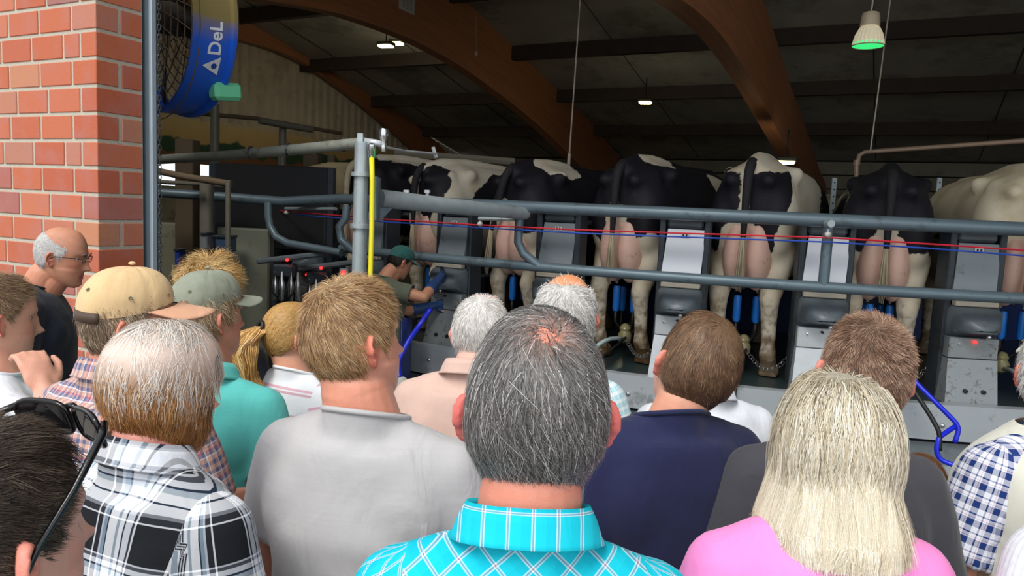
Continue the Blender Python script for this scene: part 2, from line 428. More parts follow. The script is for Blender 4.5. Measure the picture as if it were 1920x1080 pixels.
# ------------------------------------------------------------------ door jamb with chain
mat('jamb_grey', '#66757f', .4, .2, .1, 4)
j0 = bw(-.006, .282)
jb = thing('door_jamb', j0, 'tall grey steel sliding-door post fixed to the edge of the brick wall', 'door frame')
jl = MB(); jl.bbox((0, 0, 1.9), (.062, .05, 3.8), .006, MZ); jl.build('post', MATS['jamb_grey'], jb)
jl = MB(); jl.bbox(MZ @ Vector((.038, -.012, 1.9)), (.020, .03, 3.8), .004, MZ); jl.build('guide_channel', mat('jamb_light', '#a9b8c4', .35, .2), jb)
ch = MB()
for i in range(150):
    M3 = Matrix.Rotation(PI / 2 * (i % 2) + .5, 3, 'Z'); c0 = bw(.060, .285, .15 + i * .024)
    ch.tube([c0 + M3 @ Vector((.007 * math.cos(a), 0, .016 * math.sin(a))) for a in np.linspace(0, 2 * PI, 9)[:-1]], .0025, 4, closed=True)
tag(ch.build('door_chain', mat('chain_steel', '#5c5f60', .4, .7)), 'thin steel hoist chain hanging beside the grey door post', 'chain')

# ------------------------------------------------------------------ glulam arches
mt, n, b = nodes_of('glulam'); L = n.links
tc = N(n, 'ShaderNodeTexCoord'); a = N(n, 'ShaderNodeAttribute'); a.attribute_name = 'cloth'
wv = N(n, 'ShaderNodeTexNoise'); wv.inputs['Scale'].default_value = 1; wv.inputs['Detail'].default_value = 6
mp = N(n, 'ShaderNodeMapping'); mp.inputs['Scale'].default_value = (1.5, 26, 26); L.new(a.outputs['Vector'], mp.inputs[0]); L.new(mp.outputs[0], wv.inputs['Vector'])
mx = N(n, 'ShaderNodeMix', data_type='RGBA'); mx.inputs[6].default_value = srgb('#8f5838'); mx.inputs[7].default_value = srgb('#d08c60'); L.new(wv.outputs[0], mx.inputs[0])
L.new(mx.outputs[2], b.inputs['Base Color']); b.inputs['Roughness'].default_value = .55; MATS['glulam'] = mt
def resample(pts, n_):
    pts = [Vector(p) for p in pts]; d = [0]
    for i in range(1, len(pts)): d.append(d[-1] + (pts[i] - pts[i - 1]).length)
    out = []
    P = np.array([tuple(p) for p in pts]); ds = np.array(d)
    # smooth (catmull-like) by dense linear + box filter
    q = np.linspace(0, ds[-1], n_ * 4); X = np.stack([np.interp(q, ds, P[:, k]) for k in range(P.shape[1])], 1)
    for _ in range(14): X[1:-1] = (X[:-2] + X[1:-1] + X[2:]) / 3
    return X[::4] if (len(X) - 1) % 4 == 0 else np.vstack([X[::4], X[-1:]])
def arch(u, low, up, label, th=.22, tail=None):
    lo = [hit_u(x, y, u) for x, y in low]; hi = [hit_u(x, y, u) for x, y in up]
    lo = [Vector((v, z_, 0)) for _, v, z_ in lo]; hi = [Vector((v, z_, 0)) for _, v, z_ in hi]
    if tail: lo += [Vector(p + (0,)) for p in tail[0]]; hi += [Vector(p + (0,)) for p in tail[1]]
    lo = [p for p in lo if p.x > .9]; hi = [p for p in hi if p.x > .6]
    lo = [Vector((.35, max(roof_h(.35) - 1.35, lo[0].y + .35), 0))] + lo; hi = [Vector((.35, max(roof_h(.35) - .32, lo[0].y + .5), 0))] + hi
    lo = resample(lo, 40); hi = resample(hi, 40); n_ = min(len(lo), len(hi)); 
    V = []; UVs = []
    for i in range(n_):
        for s_, q in ((-1, lo[i]), (-1, hi[i]), (1, hi[i]), (1, lo[i])):
            V.append(bw(u + s_ * th / 2, q[0], q[1])); UVs.append((i * .35, 0 if q is lo[i] else .95, s_ * .1))
    F = []
    for i in range(n_ - 1):
        for k in range(4): F.append((4 * i + k, 4 * i + (k + 1) % 4, 4 * i + 4 + (k + 1) % 4, 4 * i + 4 + k))
    F += [(0, 1, 2, 3), tuple(4 * (n_ - 1) + k for k in (3, 2, 1, 0))]
    g = MB().add(V, F); o = g.build('glulam_arch', MATS['glulam'])
    UVa = []
    for i in range(n_):
        for k, (q, s_) in enumerate(((0, -1), (1, -1), (1, 1), (0, 1))): UVa.append((i * .35, q * .95, s_ * .1))
    set_attr(o.data, 'cloth', np.array(UVa), 'FLOAT_VECTOR')
    return tag(o, label, 'roof beam')
def tail_for(u, px_lo, px_hi, vf):
    return ([(vf - .7, 2.3), (vf - .55, 0.02)], [(vf + .0, 2.9), (vf, 0.02)])
arch(U2, [(1150, -60), (1255, 0), (1320, 50), (1380, 130), (1430, 220), (1470, 290), (1492, 325)],
     [(1380, -60), (1415, 0), (1442, 80), (1472, 170), (1502, 245), (1525, 315)], 'curved brown laminated roof arch sweeping down right of centre', .24, tail_for(U2, 0, 0, VB))
arch(U1, [(250, -40), (400, -12), (500, 5), (620, 22), (760, 72), (850, 120), (940, 185), (1000, 232), (1060, 290), (1090, 322)],
     [(700, -120), (800, -60), (870, 0), (935, 50), (1010, 120), (1100, 225), (1150, 290), (1170, 318)], 'longest curved brown laminated roof arch, with the small white notice on it', .24, tail_for(U1, 0, 0, VB))
arch(U0 + .25, [(300, 40), (430, 72), (500, 88), (570, 118), (650, 175), (730, 240), (780, 285)],
     [(380, -80), (450, -25), (500, 12), (570, 55), (650, 125), (740, 205), (830, 280)], 'dark curved laminated roof arch along the corrugated gable wall', .2, tail_for(U0, 0, 0, VB))
# notice and pull switch on the arch
u_, v_, z_ = hit_u(763, 4, U1 + .13)
mat('notice_paper', '#d9d4cc', .6, 0, .03)
sg = thing('notice_sign', bw(u_ , v_, z_), 'small white printed notice fixed on the long roof arch', 'sign')
MB().bbox((0, 0, 0), (.02, .46, .34), .003, MZ).build('panel', MATS['notice_paper'], sg)
ln = MB()
for i in range(9): ln.box(MZ @ Vector((.0125, (-.02 if i % 3 == 2 else 0), .12 - i * .03)), (.002, .36 if i % 3 != 2 else .3, .008), MZ)
ln.build('printed_lines', mat('faint_print', '#8a8580', .8), sg)
def wire(name, a, b, r, m_, label, cat, end=None):
    t = thing(name, b, label, cat); MB().tube([a - b, Vector((0, 0, 0))], r, 5).build('cord', m_, t)
    if end: end(t)
    return t
M_cord = mat('pale_cord', '#b6a999', .7)
def endbox(t): MB().bbox((0, 0, -.03), (.05, .05, .09), .01).build('pull_switch', mat('white_plastic', '#d8d6cf', .4), t)
pa = bw(*hit_u(893, 30, U1 + .3)); pb = bw(*hit_u(893, 98, U1 + .3))
wire('pull_cord', pa, pb, .006, M_cord, 'short pull cord with white switch in front of the long arch', 'cord', endbox)
def endhook(t): MB().tube([(-.05, 0, -.02), (.06, 0, .0)], .012, 6).build('hook', M_cord, t); MB().tube([(0, 0, .12), (0, 0, 0)], .016, 6).build('swivel', M_cord, t)
wire('hanging_cable', at(1090, -30, 7.5), at(1066, 312, 7.0), .007, M_cord, 'thin cable with a small end hook hanging above the black cow', 'cable', endhook)
wire('hanging_cable', at(1672, -20, 6.6), at(1632, 283, 6.4), .006, M_cord, 'thin pale cable hanging right beside the green-rimmed bell lamp', 'cable')

# ------------------------------------------------------------------ lamps
M_glow = mat('lamp_glow', '#fff3c0', .5, emit='#fff0a0', est=14)
M_lampb = mat('lamp_body', '#2a2a28', .6)
def flood(px, py, d, label, w=.32):
    p = at(px, py, d); t = thing('flood_lamp', p, label, 'lamp', None, -.3)
    MB().bbox((0, 0, .05), (w + .06, .22, .07), .012).build('housing', M_lampb, t)
    MB().bbox((0, -.02, .0), (w, .2, .04), .01).build('diffuser', M_glow, t)
    MB().tube([(0, 0, .08), (0, 0, .5)], .012, 6).build('rod', M_lampb, t)
    ld = bpy.data.lights.new('flood', 'POINT'); ld.energy = 12; ld.color = (1, .95, .7); ld.shadow_soft_size = .1
    lo = bpy.data.objects.new('flood_light', ld); C.objects.link(lo); lo.parent = t; lo.location = (0, 0, -.1)
flood(724, 87, 15.5, 'left one of the twin lit flood lamps under the long arch', .28)
flood(745, 82, 16.3, 'right one of the twin lit flood lamps under the long arch', .25)
flood(1210, 193, 15.5, 'single small lit flood lamp below the roof between the arches', .24)
flood(1474, 305, 11.5, 'lit flood lamp just above the white-backed cow', .24)
# bell lamp
p = at(1631, 50, 6.0); t = thing('bell_lamp', p, 'hanging ribbed bell lamp with green-glowing rim at the upper right', 'lamp'); t.scale = (.88,) * 3
M_bell = mat('ribbed_reflector', '#e6dcc0', .35, 0, .1, emit='#fff0c8', est=.18)
bl = MB(); prof = [(.135, -.17), (.13, -.13), (.115, -.07), (.085, -.01), (.05, .02)]
V = []; n_ = 48
for r, z in prof:
    for k in range(n_):
        a = 2 * PI * k / n_; rr = r * (1 + (.03 if k % 2 else -.02)); V.append((rr * math.cos(a), rr * math.sin(a), z))
bl.add(V, [(i * n_ + k, i * n_ + (k + 1) % n_, (i + 1) * n_ + (k + 1) % n_, (i + 1) * n_ + k) for i in range(len(prof) - 1) for k in range(n_)])
bl.build('reflector', M_bell, t)
MB().tube([(.138 * math.cos(a), .138 * math.sin(a), -.172) for a in np.linspace(0, 2 * PI, 33)[:-1]], .005, 6, closed=True).build('rim', mat('lamp_rim', '#b5a88f', .5), t)
MB().lathe([(.133, -.172), (.134, -.145), (.1, -.140)], 32).build('green_glass', mat('green_glow', '#36c46a', .4, emit='#35d070', est=1.1), t)
MB().lathe([(.05, .0), (.085, .01), (.085, .02), (.078, .09), (.07, .12), (.02, .14)], 24).build('socket_housing', mat('lamp_housing', '#c9b79c', .5, .1), t)
MB().tube([(0, 0, .13), (.005, 0, .22), (.0, 0, 1.8)], .008, 6).build('cord', M_cord, t)
ld = bpy.data.lights.new('bell', 'POINT'); ld.energy = 3; ld.color = (.6, 1, .7); lo = bpy.data.objects.new('bell_light', ld); C.objects.link(lo); lo.parent = t; lo.location = (0, 0, -.1)
# copper-coloured service pipe
M_cop = mat('rusty_pipe', '#a08672', .5, .2, .2)
pp = [at(1604, 400, 7.2), at(1606, 310, 7.2), at(1611, 291, 7.2), at(1622, 285, 7.2), at(1780, 274, 6.8), at(1990, 259, 6.3)]
t = thing('service_pipe', pp[0], 'thin brown pipe bending level behind the all-black cow', 'pipe')
MB().tube([p - pp[0] for p in pp], .022, 8).build('pipe', M_cop, t, True)
MB().tube([pp[1] - pp[0], pp[1] - pp[0] + Vector((0, 0, .05))], .032, 8).build('fitting', M_cop, t)

# ------------------------------------------------------------------ big fan behind the jamb
fc = at(268, 28, 4.25); ax = Vector((.62, .78, .10)).normalized()
fan = thing('ventilation_fan', fc, 'large drum fan with blue shroud and wire guard behind the grey door post', 'fan')
Mf = ax.to_track_quat('Z', 'Y').to_matrix()
Rf = .54
mt, n, b = nodes_of('fan_blue'); L = n.links
tc = N(n, 'ShaderNodeTexCoord'); sp = N(n, 'ShaderNodeSeparateXYZ'); L.new(tc.outputs['Object'], sp.inputs[0])
nz = N(n, 'ShaderNodeTexNoise'); nz.inputs['Scale'].default_value = 5; nz.inputs['Detail'].default_value = 6; L.new(tc.outputs['Object'], nz.inputs['Vector'])
ad = N(n, 'ShaderNodeMath', operation='MULTIPLY_ADD'); L.new(nz.outputs[0], ad.inputs[0]); ad.inputs[1].default_value = .12; L.new(sp.outputs[2], ad.inputs[2])
mr = N(n, 'ShaderNodeMapRange'); mr.inputs[1].default_value = -.1; mr.inputs[2].default_value = .02; L.new(ad.outputs[0], mr.inputs[0])
mx = N(n, 'ShaderNodeMix', data_type='RGBA'); mx.inputs[6].default_value = srgb('#1f5fd6'); mx.inputs[7].default_value = srgb('#8a7a4c'); L.new(mr.outputs[0], mx.inputs[0])
L.new(mx.outputs[2], b.inputs['Base Color']); b.inputs['Roughness'].default_value = .4; MATS['fan_blue'] = mt
fb = MB(); V = []
prof = [(Rf, 0), (Rf, .22), (Rf + .025, .23), (Rf + .025, .25), (Rf - .01, .25), (Rf - .012, .0), (Rf + .02, -.015)]
n_ = 56
for r, z in prof:
    for k in range(n_):
        a = 2 * PI * k / n_; V.append(Mf @ Vector((r * math.cos(a), r * math.sin(a), z)))
fb.add(V, [(i * n_ + k, i * n_ + (k + 1) % n_, ((i + 1) % 7) * n_ + (k + 1) % n_, ((i + 1) % 7) * n_ + k) for i in range(7) for k in range(n_)])
fb.build('shroud', MATS['fan_blue'], fan, 40)
gw = MB()
for i in range(12):
    r = .08 + i * .046; dz = -.10 * (1 - (r / Rf) ** 2)
    gw.tube([Mf @ Vector((r * math.cos(a), r * math.sin(a), dz)) for a in np.linspace(0, 2 * PI, 33)[:-1]], .0035, 4, closed=True)
for i in range(28):
    a0 = 2 * PI * i / 28; gw.tube([Mf @ Vector((r * math.cos(a0 + r * .9), r * math.sin(a0 + r * .9), -.10 * (1 - (r / Rf) ** 2) - .004)) for r in np.linspace(.06, Rf, 6)], .003, 4)
M_guard = mat('dusty_wire', '#6e5c48', .7, .2)
gw.build('wire_guard', M_guard, fan)
gb = MB()
for i in range(8):
    r = .1 + i * .06
    gb.tube([Mf @ Vector((r * math.cos(a), r * math.sin(a), .28)) for a in np.linspace(0, 2 * PI, 33)[:-1]], .0035, 4, closed=True)
for i in range(16):
    a0 = 2 * PI * i / 16; gb.tube([Mf @ Vector((r * math.cos(a0), r * math.sin(a0), .28 - .02 * (r / Rf))) for r in (.06, .35, Rf - .01)], .004, 4)
gb.build('rear_guard', M_guard, fan)
for i in range(4):
    a0 = 2 * PI * i / 4 + .4; bl = MB(); V = []
    for r in np.linspace(.08, Rf - .05, 7):
        w = .10 + .10 * (r / Rf); tw = .9 - .8 * r
        for s_ in (-1, 1):
            d = Vector((math.cos(a0), math.sin(a0), 0)) * r + Vector((-math.sin(a0), math.cos(a0), 0)) * (s_ * w * math.cos(tw) / 1.3) + Vector((0, 0, .16 + s_ * w * math.sin(tw) / 2)); V.append(d)
    V2 = [Mf @ v for v in V] + [Mf @ (v + Vector((0, 0, .006))) for v in V]; F = []
    for k in range(6): F += [(2 * k, 2 * k + 1, 2 * k + 3, 2 * k + 2), (14 + 2 * k, 14 + 2 * k + 2, 14 + 2 * k + 3, 14 + 2 * k + 1), (2 * k, 2 * k + 2, 14 + 2 * k + 2, 14 + 2 * k), (2 * k + 1, 14 + 2 * k + 1, 14 + 2 * k + 3, 2 * k + 3)]
    bl.add(V2, F).build('blade', mat('fan_blade', '#3c3834', .5, .2), fan, True)
MB().lathe([(.02, .05), (.09, .08), (.1, .2), (.09, .38), (.03, .42)], 20, Mf).build('motor', mat('fan_motor', '#4b453c', .6), fan, 40)
def on_shroud(a, zz, h=.003): return Mf @ Vector(((Rf + h) * math.cos(a), (Rf + h) * math.sin(a), zz))
# which angle on the drum faces pixel (400, 88)?
def ang_for(px, py):
    best = None
    for a in np.linspace(0, 2 * PI, 720):
        for zz in np.linspace(.02, .22, 8):
            p = fc + on_shroud(a, zz); q = p - CAMP; d = q.dot(cF); x = 960 + FPX * q.dot(cR) / d; y = 540 - FPX * q.dot(cU) / d
            nrm = Mf @ Vector((math.cos(a), math.sin(a), 0))
            if nrm.dot(q) > 0: continue
            e_ = (x - px) ** 2 + (y - py) ** 2
            if best is None or e_ < best[0]: best = (e_, a, zz)
    return best[1], best[2]
def text_mesh(s, size):
    cu = bpy.data.curves.new('t', 'FONT'); cu.body = s; cu.size = size; cu.extrude = .001; cu.offset = size * .018
    o = bpy.data.objects.new('t', cu); C.objects.link(o); dg = bpy.context.evaluated_depsgraph_get()
    me = bpy.data.meshes.new_from_object(o.evaluated_get(dg)); bpy.data.objects.remove(o); return me
aT, zT = ang_for(397, 104); aT2, _ = ang_for(412, 60)
sgn = 1 if ((aT2 - aT + PI) % (2 * PI) - PI) > 0 else -1
me = text_mesh('DeL', .105); 
for v in me.vertices:
    x, y = v.co.x, v.co.y; v.co = on_shroud(aT + sgn * x / Rf, zT + .035 + sgn * y, .003 + v.co.z)
FLIP = sgn
lt = link('lettering', me, mat('white_paint', '#e8ecf2', .5), fan)
aL, zL = ang_for(398, 124)
lg = MB(); tri = [(-.055, -.045), (.055, -.045), (0, .055)]; inn = [(.017 * math.cos(a), .017 * math.sin(a) - .012) for a in np.linspace(0, 2 * PI, 13)[:-1]]
def poly_on(mb, poly, h, h2=.001):
    P = [on_shroud(aL + sgn * x / Rf, zL + sgn * y, h) for x, y in poly] + [on_shroud(aL + sgn * x / Rf, zL + sgn * y, h + h2) for x, y in poly]; k = len(poly)
    mb.add(P, [tuple(range(k)), tuple(range(2 * k - 1, k - 1, -1))] + [(i, (i + 1) % k, k + (i + 1) % k, k + i) for i in range(k)])
poly_on(lg, tri, .003); lg.build('triangle_emblem', MATS['white_paint'], fan)
lg = MB(); poly_on(lg, inn, .0045); lg.build('emblem_dot', mat('emblem_blue', '#17469e', .5), fan)
gbx = fc + on_shroud(*ang_for(430, 130)[:1], .36, -.0)
MB().bbox(Mf @ Vector((0, 0, 0)) + on_shroud(ang_for(380, 165)[0], .26, .02), (.10, .10, .17), .02, Mf).build('green_box', mat('mint_green_plastic', '#6fd0a0', .5, dirt='#4c8f70'), fan)
hg = MB(); 
for s_ in (-1, 1): hg.tube([Vector((s_ * .2, 0, .55)), Vector((s_ * .25, 0, 2.2))], .01, 5)
hg.build('suspension_cable', M_dark, fan)

# ------------------------------------------------------------------ galvanised post, arm and hose
pf = hit_z(666, 560, .6); base = at(676, 400, 4.3); pb_ = Vector((base.x, base.y, 0))
post = thing('galvanised_post', pb_, 'upright galvanised steel post with yellow hose left of the cows', 'post')
ztop = at(686, 268, 4.3).z
rp = .042
MB().tube([(0, 0, 0), (0, 0, ztop)], rp, 24).build('column', M_gal, post, 40)
for yy in (327, 424): 
    zz = at(676, yy, 4.3).z; g = MB(); g.lathe([(rp + .001, zz - .012), (rp + .016, zz - .012), (rp + .016, zz + .012), (rp + .001, zz + .012)], 24); g.build('clamp', M_gal, post, 40)
MB().bbox((-.012, .0, ztop + .02), (.035, .012, .06), .003).build('top_plate', M_gal, post)
zz0, zz1 = at(676, 415, 4.3).z, at(676, 330, 4.3).z
MB().bbox((.075, .03, (zz0 + zz1) / 2), (.05, .10, zz1 - zz0), .01).build('junction_box', M_rail, post)
arm = [at(684, 268, 4.3) - pb_, at(560, 280, 4.6) - pb_, at(420, 292, 5.0) - pb_, at(250, 302, 5.6) - pb_]
MB().tube(arm, .034, 12).build('cross_arm', mat('dull_gal', '#8f9288', .5, .2, .2, 6, dirt='#5f5b4b', dscale=5), post, 40)
for px, dd in ((645, 4.42), (600, 4.52), (540, 4.65), (470, 4.85)):
    q = at(px, 268 + (684 - px) * .085, dd) - pb_; g = MB(); g.tube([q - Vector((.008, 0, 0)), q + Vector((.008, 0, 0))], .042, 10); g.build('hose_clip', M_dark, post)
q = [at(684, 265, 4.25) - pb_, at(705, 268, 4.25) - pb_, at(718, 272, 4.25) - pb_]
MB().tube(q, .02, 10).build('elbow_pipe', M_steel, post, True)
q0 = at(719, 275, 4.25) - pb_
MB().lathe([(.014, -.03), (.02, 0), (.016, .03), (.024, .05), (.026, .09), (.022, .10)], 14, Matrix.Translation(q0)).build('vent_valve', M_chrome, post, 40)
hb = at(697, 285, 4.22) - pb_
MB().lathe([(.012, -.04), (.018, -.03), (.018, 0), (.024, .01), (.024, .04), (.014, .05)], 12, Matrix.Translation(hb)).build('tap', M_chrome, post, 40)
MB().bbox(hb + Vector((.02, -.01, -.01)), (.012, .03, .05), .003).build('green_lever', mat('green_lever', '#2d7a3a', .5), post)
hz = [at(697, 296, 4.2) - pb_, at(698, 340, 4.2) - pb_, at(697, 430, 4.2) - pb_, at(694, 530, 4.2) - pb_, at(694, 700, 4.15) - pb_, at(694, 880, 4.1) - pb_]
MB().tube(hz, .0145, 10).build('yellow_hose', mat('yellow_hose', '#e8dc1e', .4, 0, .04), post, True)
g = MB(); g.tube([at(718, 275, 4.4) - pb_, at(760, 283, 4.9) - pb_, at(818, 288, 5.3) - pb_], .008, 6); g.tube([at(812, 276, 5.3) - pb_, at(818, 296, 5.3) - pb_], .014, 6); g.build('spray_pipe', M_steel, post)

# ------------------------------------------------------------------ rotary platform
DZ = .75
RD = 8.0
def rc(ang, R, z): return Vector((RC.x + R * math.sin(ang), RC.y - R * math.cos(ang), z))     # ang 0 = towards the camera side
def ang_of(p): return math.atan2(p.x - RC.x, -(p.y - RC.y))
def arcband(prof, a0, a1, n_, closed=True):
    V = []; k = len(prof)
    for i in range(n_ + 1):
        a = a0 + (a1 - a0) * i / n_
        for r, z in prof: V.append(rc(a, r, z))
    F = []
    for i in range(n_):
        for j in range(k): F.append((i * k + j, i * k + (j + 1) % k, (i + 1) * k + (j + 1) % k, (i + 1) * k + j))
    F += [tuple(range(k)), tuple(n_ * k + j for j in range(k))[::-1]]
    return MB().add(V, F)
plat = thing('rotary_platform', rc(0, 0, 0), 'raised rotating steel milking platform that the cows stand on', 'platform')
mat('wet_deck', '#2f3d3e', .28, 0, .3, 3, dirt='#5e4a2c', dscale=4, dth=.6)
mat('skirt_steel', '#b4bbc0', .4, .3, .15, 4, dirt='#7d8384', dscale=4, dth=.58)
mat('skirt_low', '#7b8489', .5, .3, .2, 4, dirt='#4f5558', dscale=3)
def rel(mb): 
    mb.v = [(v[0] - RC.x, v[1] - RC.y, v[2]) for v in mb.v]; return mb
rel(arcband([(RD, DZ), (RD, DZ - .10), (.8, DZ - .10), (.8, DZ)], -PI, PI, 120)).build('deck', MATS['wet_deck'], plat)
rel(arcband([(RD + .03, DZ + .015), (RD + .03, DZ - .22), (RD + .004, DZ - .22), (RD - .05, DZ - .0), (RD - .05, DZ + .015)], -PI, PI, 120)).build('skirt', MATS['skirt_steel'], plat)
rel(arcband([(RD - .02, DZ - .25), (RD - .02, DZ - .42), (RD - .06, DZ - .42), (RD - .06, DZ - .25)], -PI, PI, 120)).build('lower_band', MATS['skirt_low'], plat)
rel(arcband([(RD - .2, DZ - .08), (RD - .2, .02), (RD - .4, .02), (RD - .4, DZ - .08)], -PI, PI, 90)).build('drum_wall', M_dark, plat)
rel(arcband([(RD + .0, DZ - .40), (RD + .0, DZ - .50), (RD - .1, DZ - .50), (RD - .1, DZ - .40)], -PI, PI, 90)).build('drip_rail', MATS['skirt_steel'], plat)
bm0 = MB().lathe([(.017, 0), (.015, .008), (.008, .012)], 8).build('bolt', M_chrome, plat, True); first = True
for a in np.arange(-.95, .5, .042):
    o = bm0 if first else bm0.copy()
    if not first: C.objects.link(o)
    first = False
    o.location = rc(a, RD + .03, DZ - .10 - (.0 if int(a * 100) % 2 else .02)) - RC
    d = rc(a, 1, 0) - RC; o.rotation_euler = d.to_track_quat('Z', 'Y').to_euler()
mat('feed_blue', '#23356b', .5, 0, .2, 3)
fd = tag(MB().add([], []).build('x', None), kind='structure'); bpy.data.objects.remove(fd)
rel(arcband([(5.15, DZ + .75), (5.15, DZ), (5.05, DZ), (5.05, DZ + .75)], -PI, PI, 90)).build('inner_kerb', MATS['feed_blue'], plat)

# bail angles from the photograph
bail_px = [862, 1042, 1262, 1522, 1825]
bang = [ang_of(hit_cyl(x, 600, 7.72)) for x in bail_px]
step = (bang[-1] - bang[0]) / 4
print('bail angles', [round(math.degrees(a), 2) for a in bang], 'step', math.degrees(step))
A0 = sum(b_ - step * i for i, b_ in enumerate(bang)) / 5
def bail_a(i): return A0 + step * i

RZ = {'hi': at(1300, 402, (hit_cyl(1300, 402, RD + .05) - CAMP).dot(cF)).z, 'lo': at(1300, 522, (hit_cyl(1300, 522, RD + .05) - CAMP).dot(cF)).z}
print('rail z', RZ)
rail = thing('barrier_rail', rc(0, 0, 0), 'curved grey double tube railing across behind the cows', 'railing')
def rel0(pts): return [p - RC for p in pts]
a_l = -1.35; a_r = .42
EXT_H = [at(250, 358, 6.9), at(400, 368, 6.9), at(530, 378, 6.75)]
MB().tube(rel0([rc(a, RD + .07, RZ['hi']) for a in np.linspace(a_l, a_r, 70)][0:0] + EXT_H + [rc(a, RD + .07, RZ['hi']) for a in np.linspace(ang_of(hit_cyl(640, 400, RD + .07)), a_r, 60)]), .044, 12).build('top_rail', M_rail, rail, 40)
a_lo = ang_of(hit_cyl(640, 440, RD + .07))
MB().tube(rel0([rc(a, RD + .07, RZ['lo']) for a in np.linspace(a_lo, a_r, 60)]), .036, 12).build('lower_rail', M_rail, rail, 40)
for q_ in ([at(503, 380, 6.7), at(503, 405, 6.7), at(507, 425, 6.7), at(518, 444, 6.65), at(540, 456, 6.6), at(640, 474, 6.35)], [at(650, 385, 6.3), at(648, 410, 6.3), at(636, 425, 6.3), at(640, 450, 6.3), at(665, 472, 6.2)]):
    MB().tube([p - RC for p in q_], .034, 10).build('strut', M_rail, rail, 40)
for px in (975, 1553):
    a = ang_of(hit_cyl(px, 430, RD + .07)); h, l = RZ['hi'], RZ['lo']
    if px == 1553: pts = [rc(a, RD + .07, h), rc(a, RD + .07, l)]
    else: pts = [rc(a, RD + .07, h), rc(a, RD + .09, h - .12), rc(a, RD + .09, h - .26), rc(a + .006, RD + .09, h - .34), rc(a + .022, RD + .07, l)]
    MB().tube(rel0(pts), .034, 10).build('strut', M_rail, rail, 40)
# thick pipe joining the post
pj = [at(712, 372, 4.45), at(820, 384, 4.75), at(900, 392, 5.05), at(985, 400, (hit_cyl(985, 400, RD + .07) - CAMP).dot(cF))]
MB().tube([p - RC for p in pj], [.055, .053, .05, .046], 14).build('gate_pipe', M_gal, rail, 40)
g = MB(); q = [at(712, 388, 4.45), at(738, 388, 4.5), at(712, 415, 4.45)]; q2 = [p + Vector((0, .012, 0)) for p in q]
g.add([p - RC for p in q + q2], [(0, 1, 2), (5, 4, 3), (0, 3, 4, 1), (1, 4, 5, 2), (2, 5, 3, 0)]); g.build('gusset', M_rail, rail)
for px in (762, 801):
    p = at(px, 362, 4.45 + (px - 712) * .0035) - RC; MB().lathe([(.012, -.03), (.012, 0), (.02, .0), (.02, .018), (.01, .02)], 8, Matrix.Translation(p)).build('set_screw', M_steel, rail)
# red and blue control lines
def line_at(pts, name, m_, label):
    t = thing(name, pts[0], label, 'line'); MB().tube([p - pts[0] for p in pts], .0055, 5).build('cord', m_, t)
M_red = mat('red_line', '#d8243a', .5); M_blu = mat('blue_line', '#2a50b8', .5)
zr = RZ['hi']
def lz(px, py): return hit_cyl(px, py, RD + .14)
line_at([lz(x, y) for x, y in ((425, 388), (560, 398), (720, 411), (900, 422), (1080, 431), (1300, 438), (1560, 446), (1750, 458), (1990, 474))], 'control_line', M_red, 'thin red line stretched just below the top rail')
line_at([lz(x, y) + Vector((0, 0, -.004)) for x, y in ((560, 402), (720, 415), (900, 426), (1080, 436), (1300, 444), (1560, 453), (1750, 465), (1990, 484))], 'control_line', M_blu, 'thin blue line running right below the red line')
# pulleys on short brackets
for px, py, bx, lab in ((537, 399, 630, 'left of the galvanised post'), (900, 420, 965, 'over the milked cow right of the post'), (1552, 440, None, 'at the upright of the rail in front of the white panel'), (417, 394, 470, 'furthest left in the dark parlour')):
    p = lz(px, py); t = thing('line_pulley', p, 'small white line pulley ' + lab, 'pulley')
    MB().lathe([(.02, -.012), (.012, 0), (.02, .012)], 14, Matrix.Rotation(PI / 2, 3, 'X') .to_4x4()).build('wheel', MATS['white_plastic'], t, True)
    MB().tube([(0, 0, .0), (0, 0, .035)], .006, 6).build('stem', M_steel, t)
    if bx: 
        q = lz(bx, py - 12 + (bx - px) * .05); MB().tube([Vector((-.01, 0, .04)), q - p], .014, 8).build('bracket', M_gal, t, 40)
    else:
        MB().lathe([(.012, -.03), (.024, -.03), (.024, .04), (.012, .04)], 14, Matrix.Translation((0, 0, .07)) @ Matrix.Rotation(PI / 2, 4, 'X')).build('bracket', M_gal, t, 40)

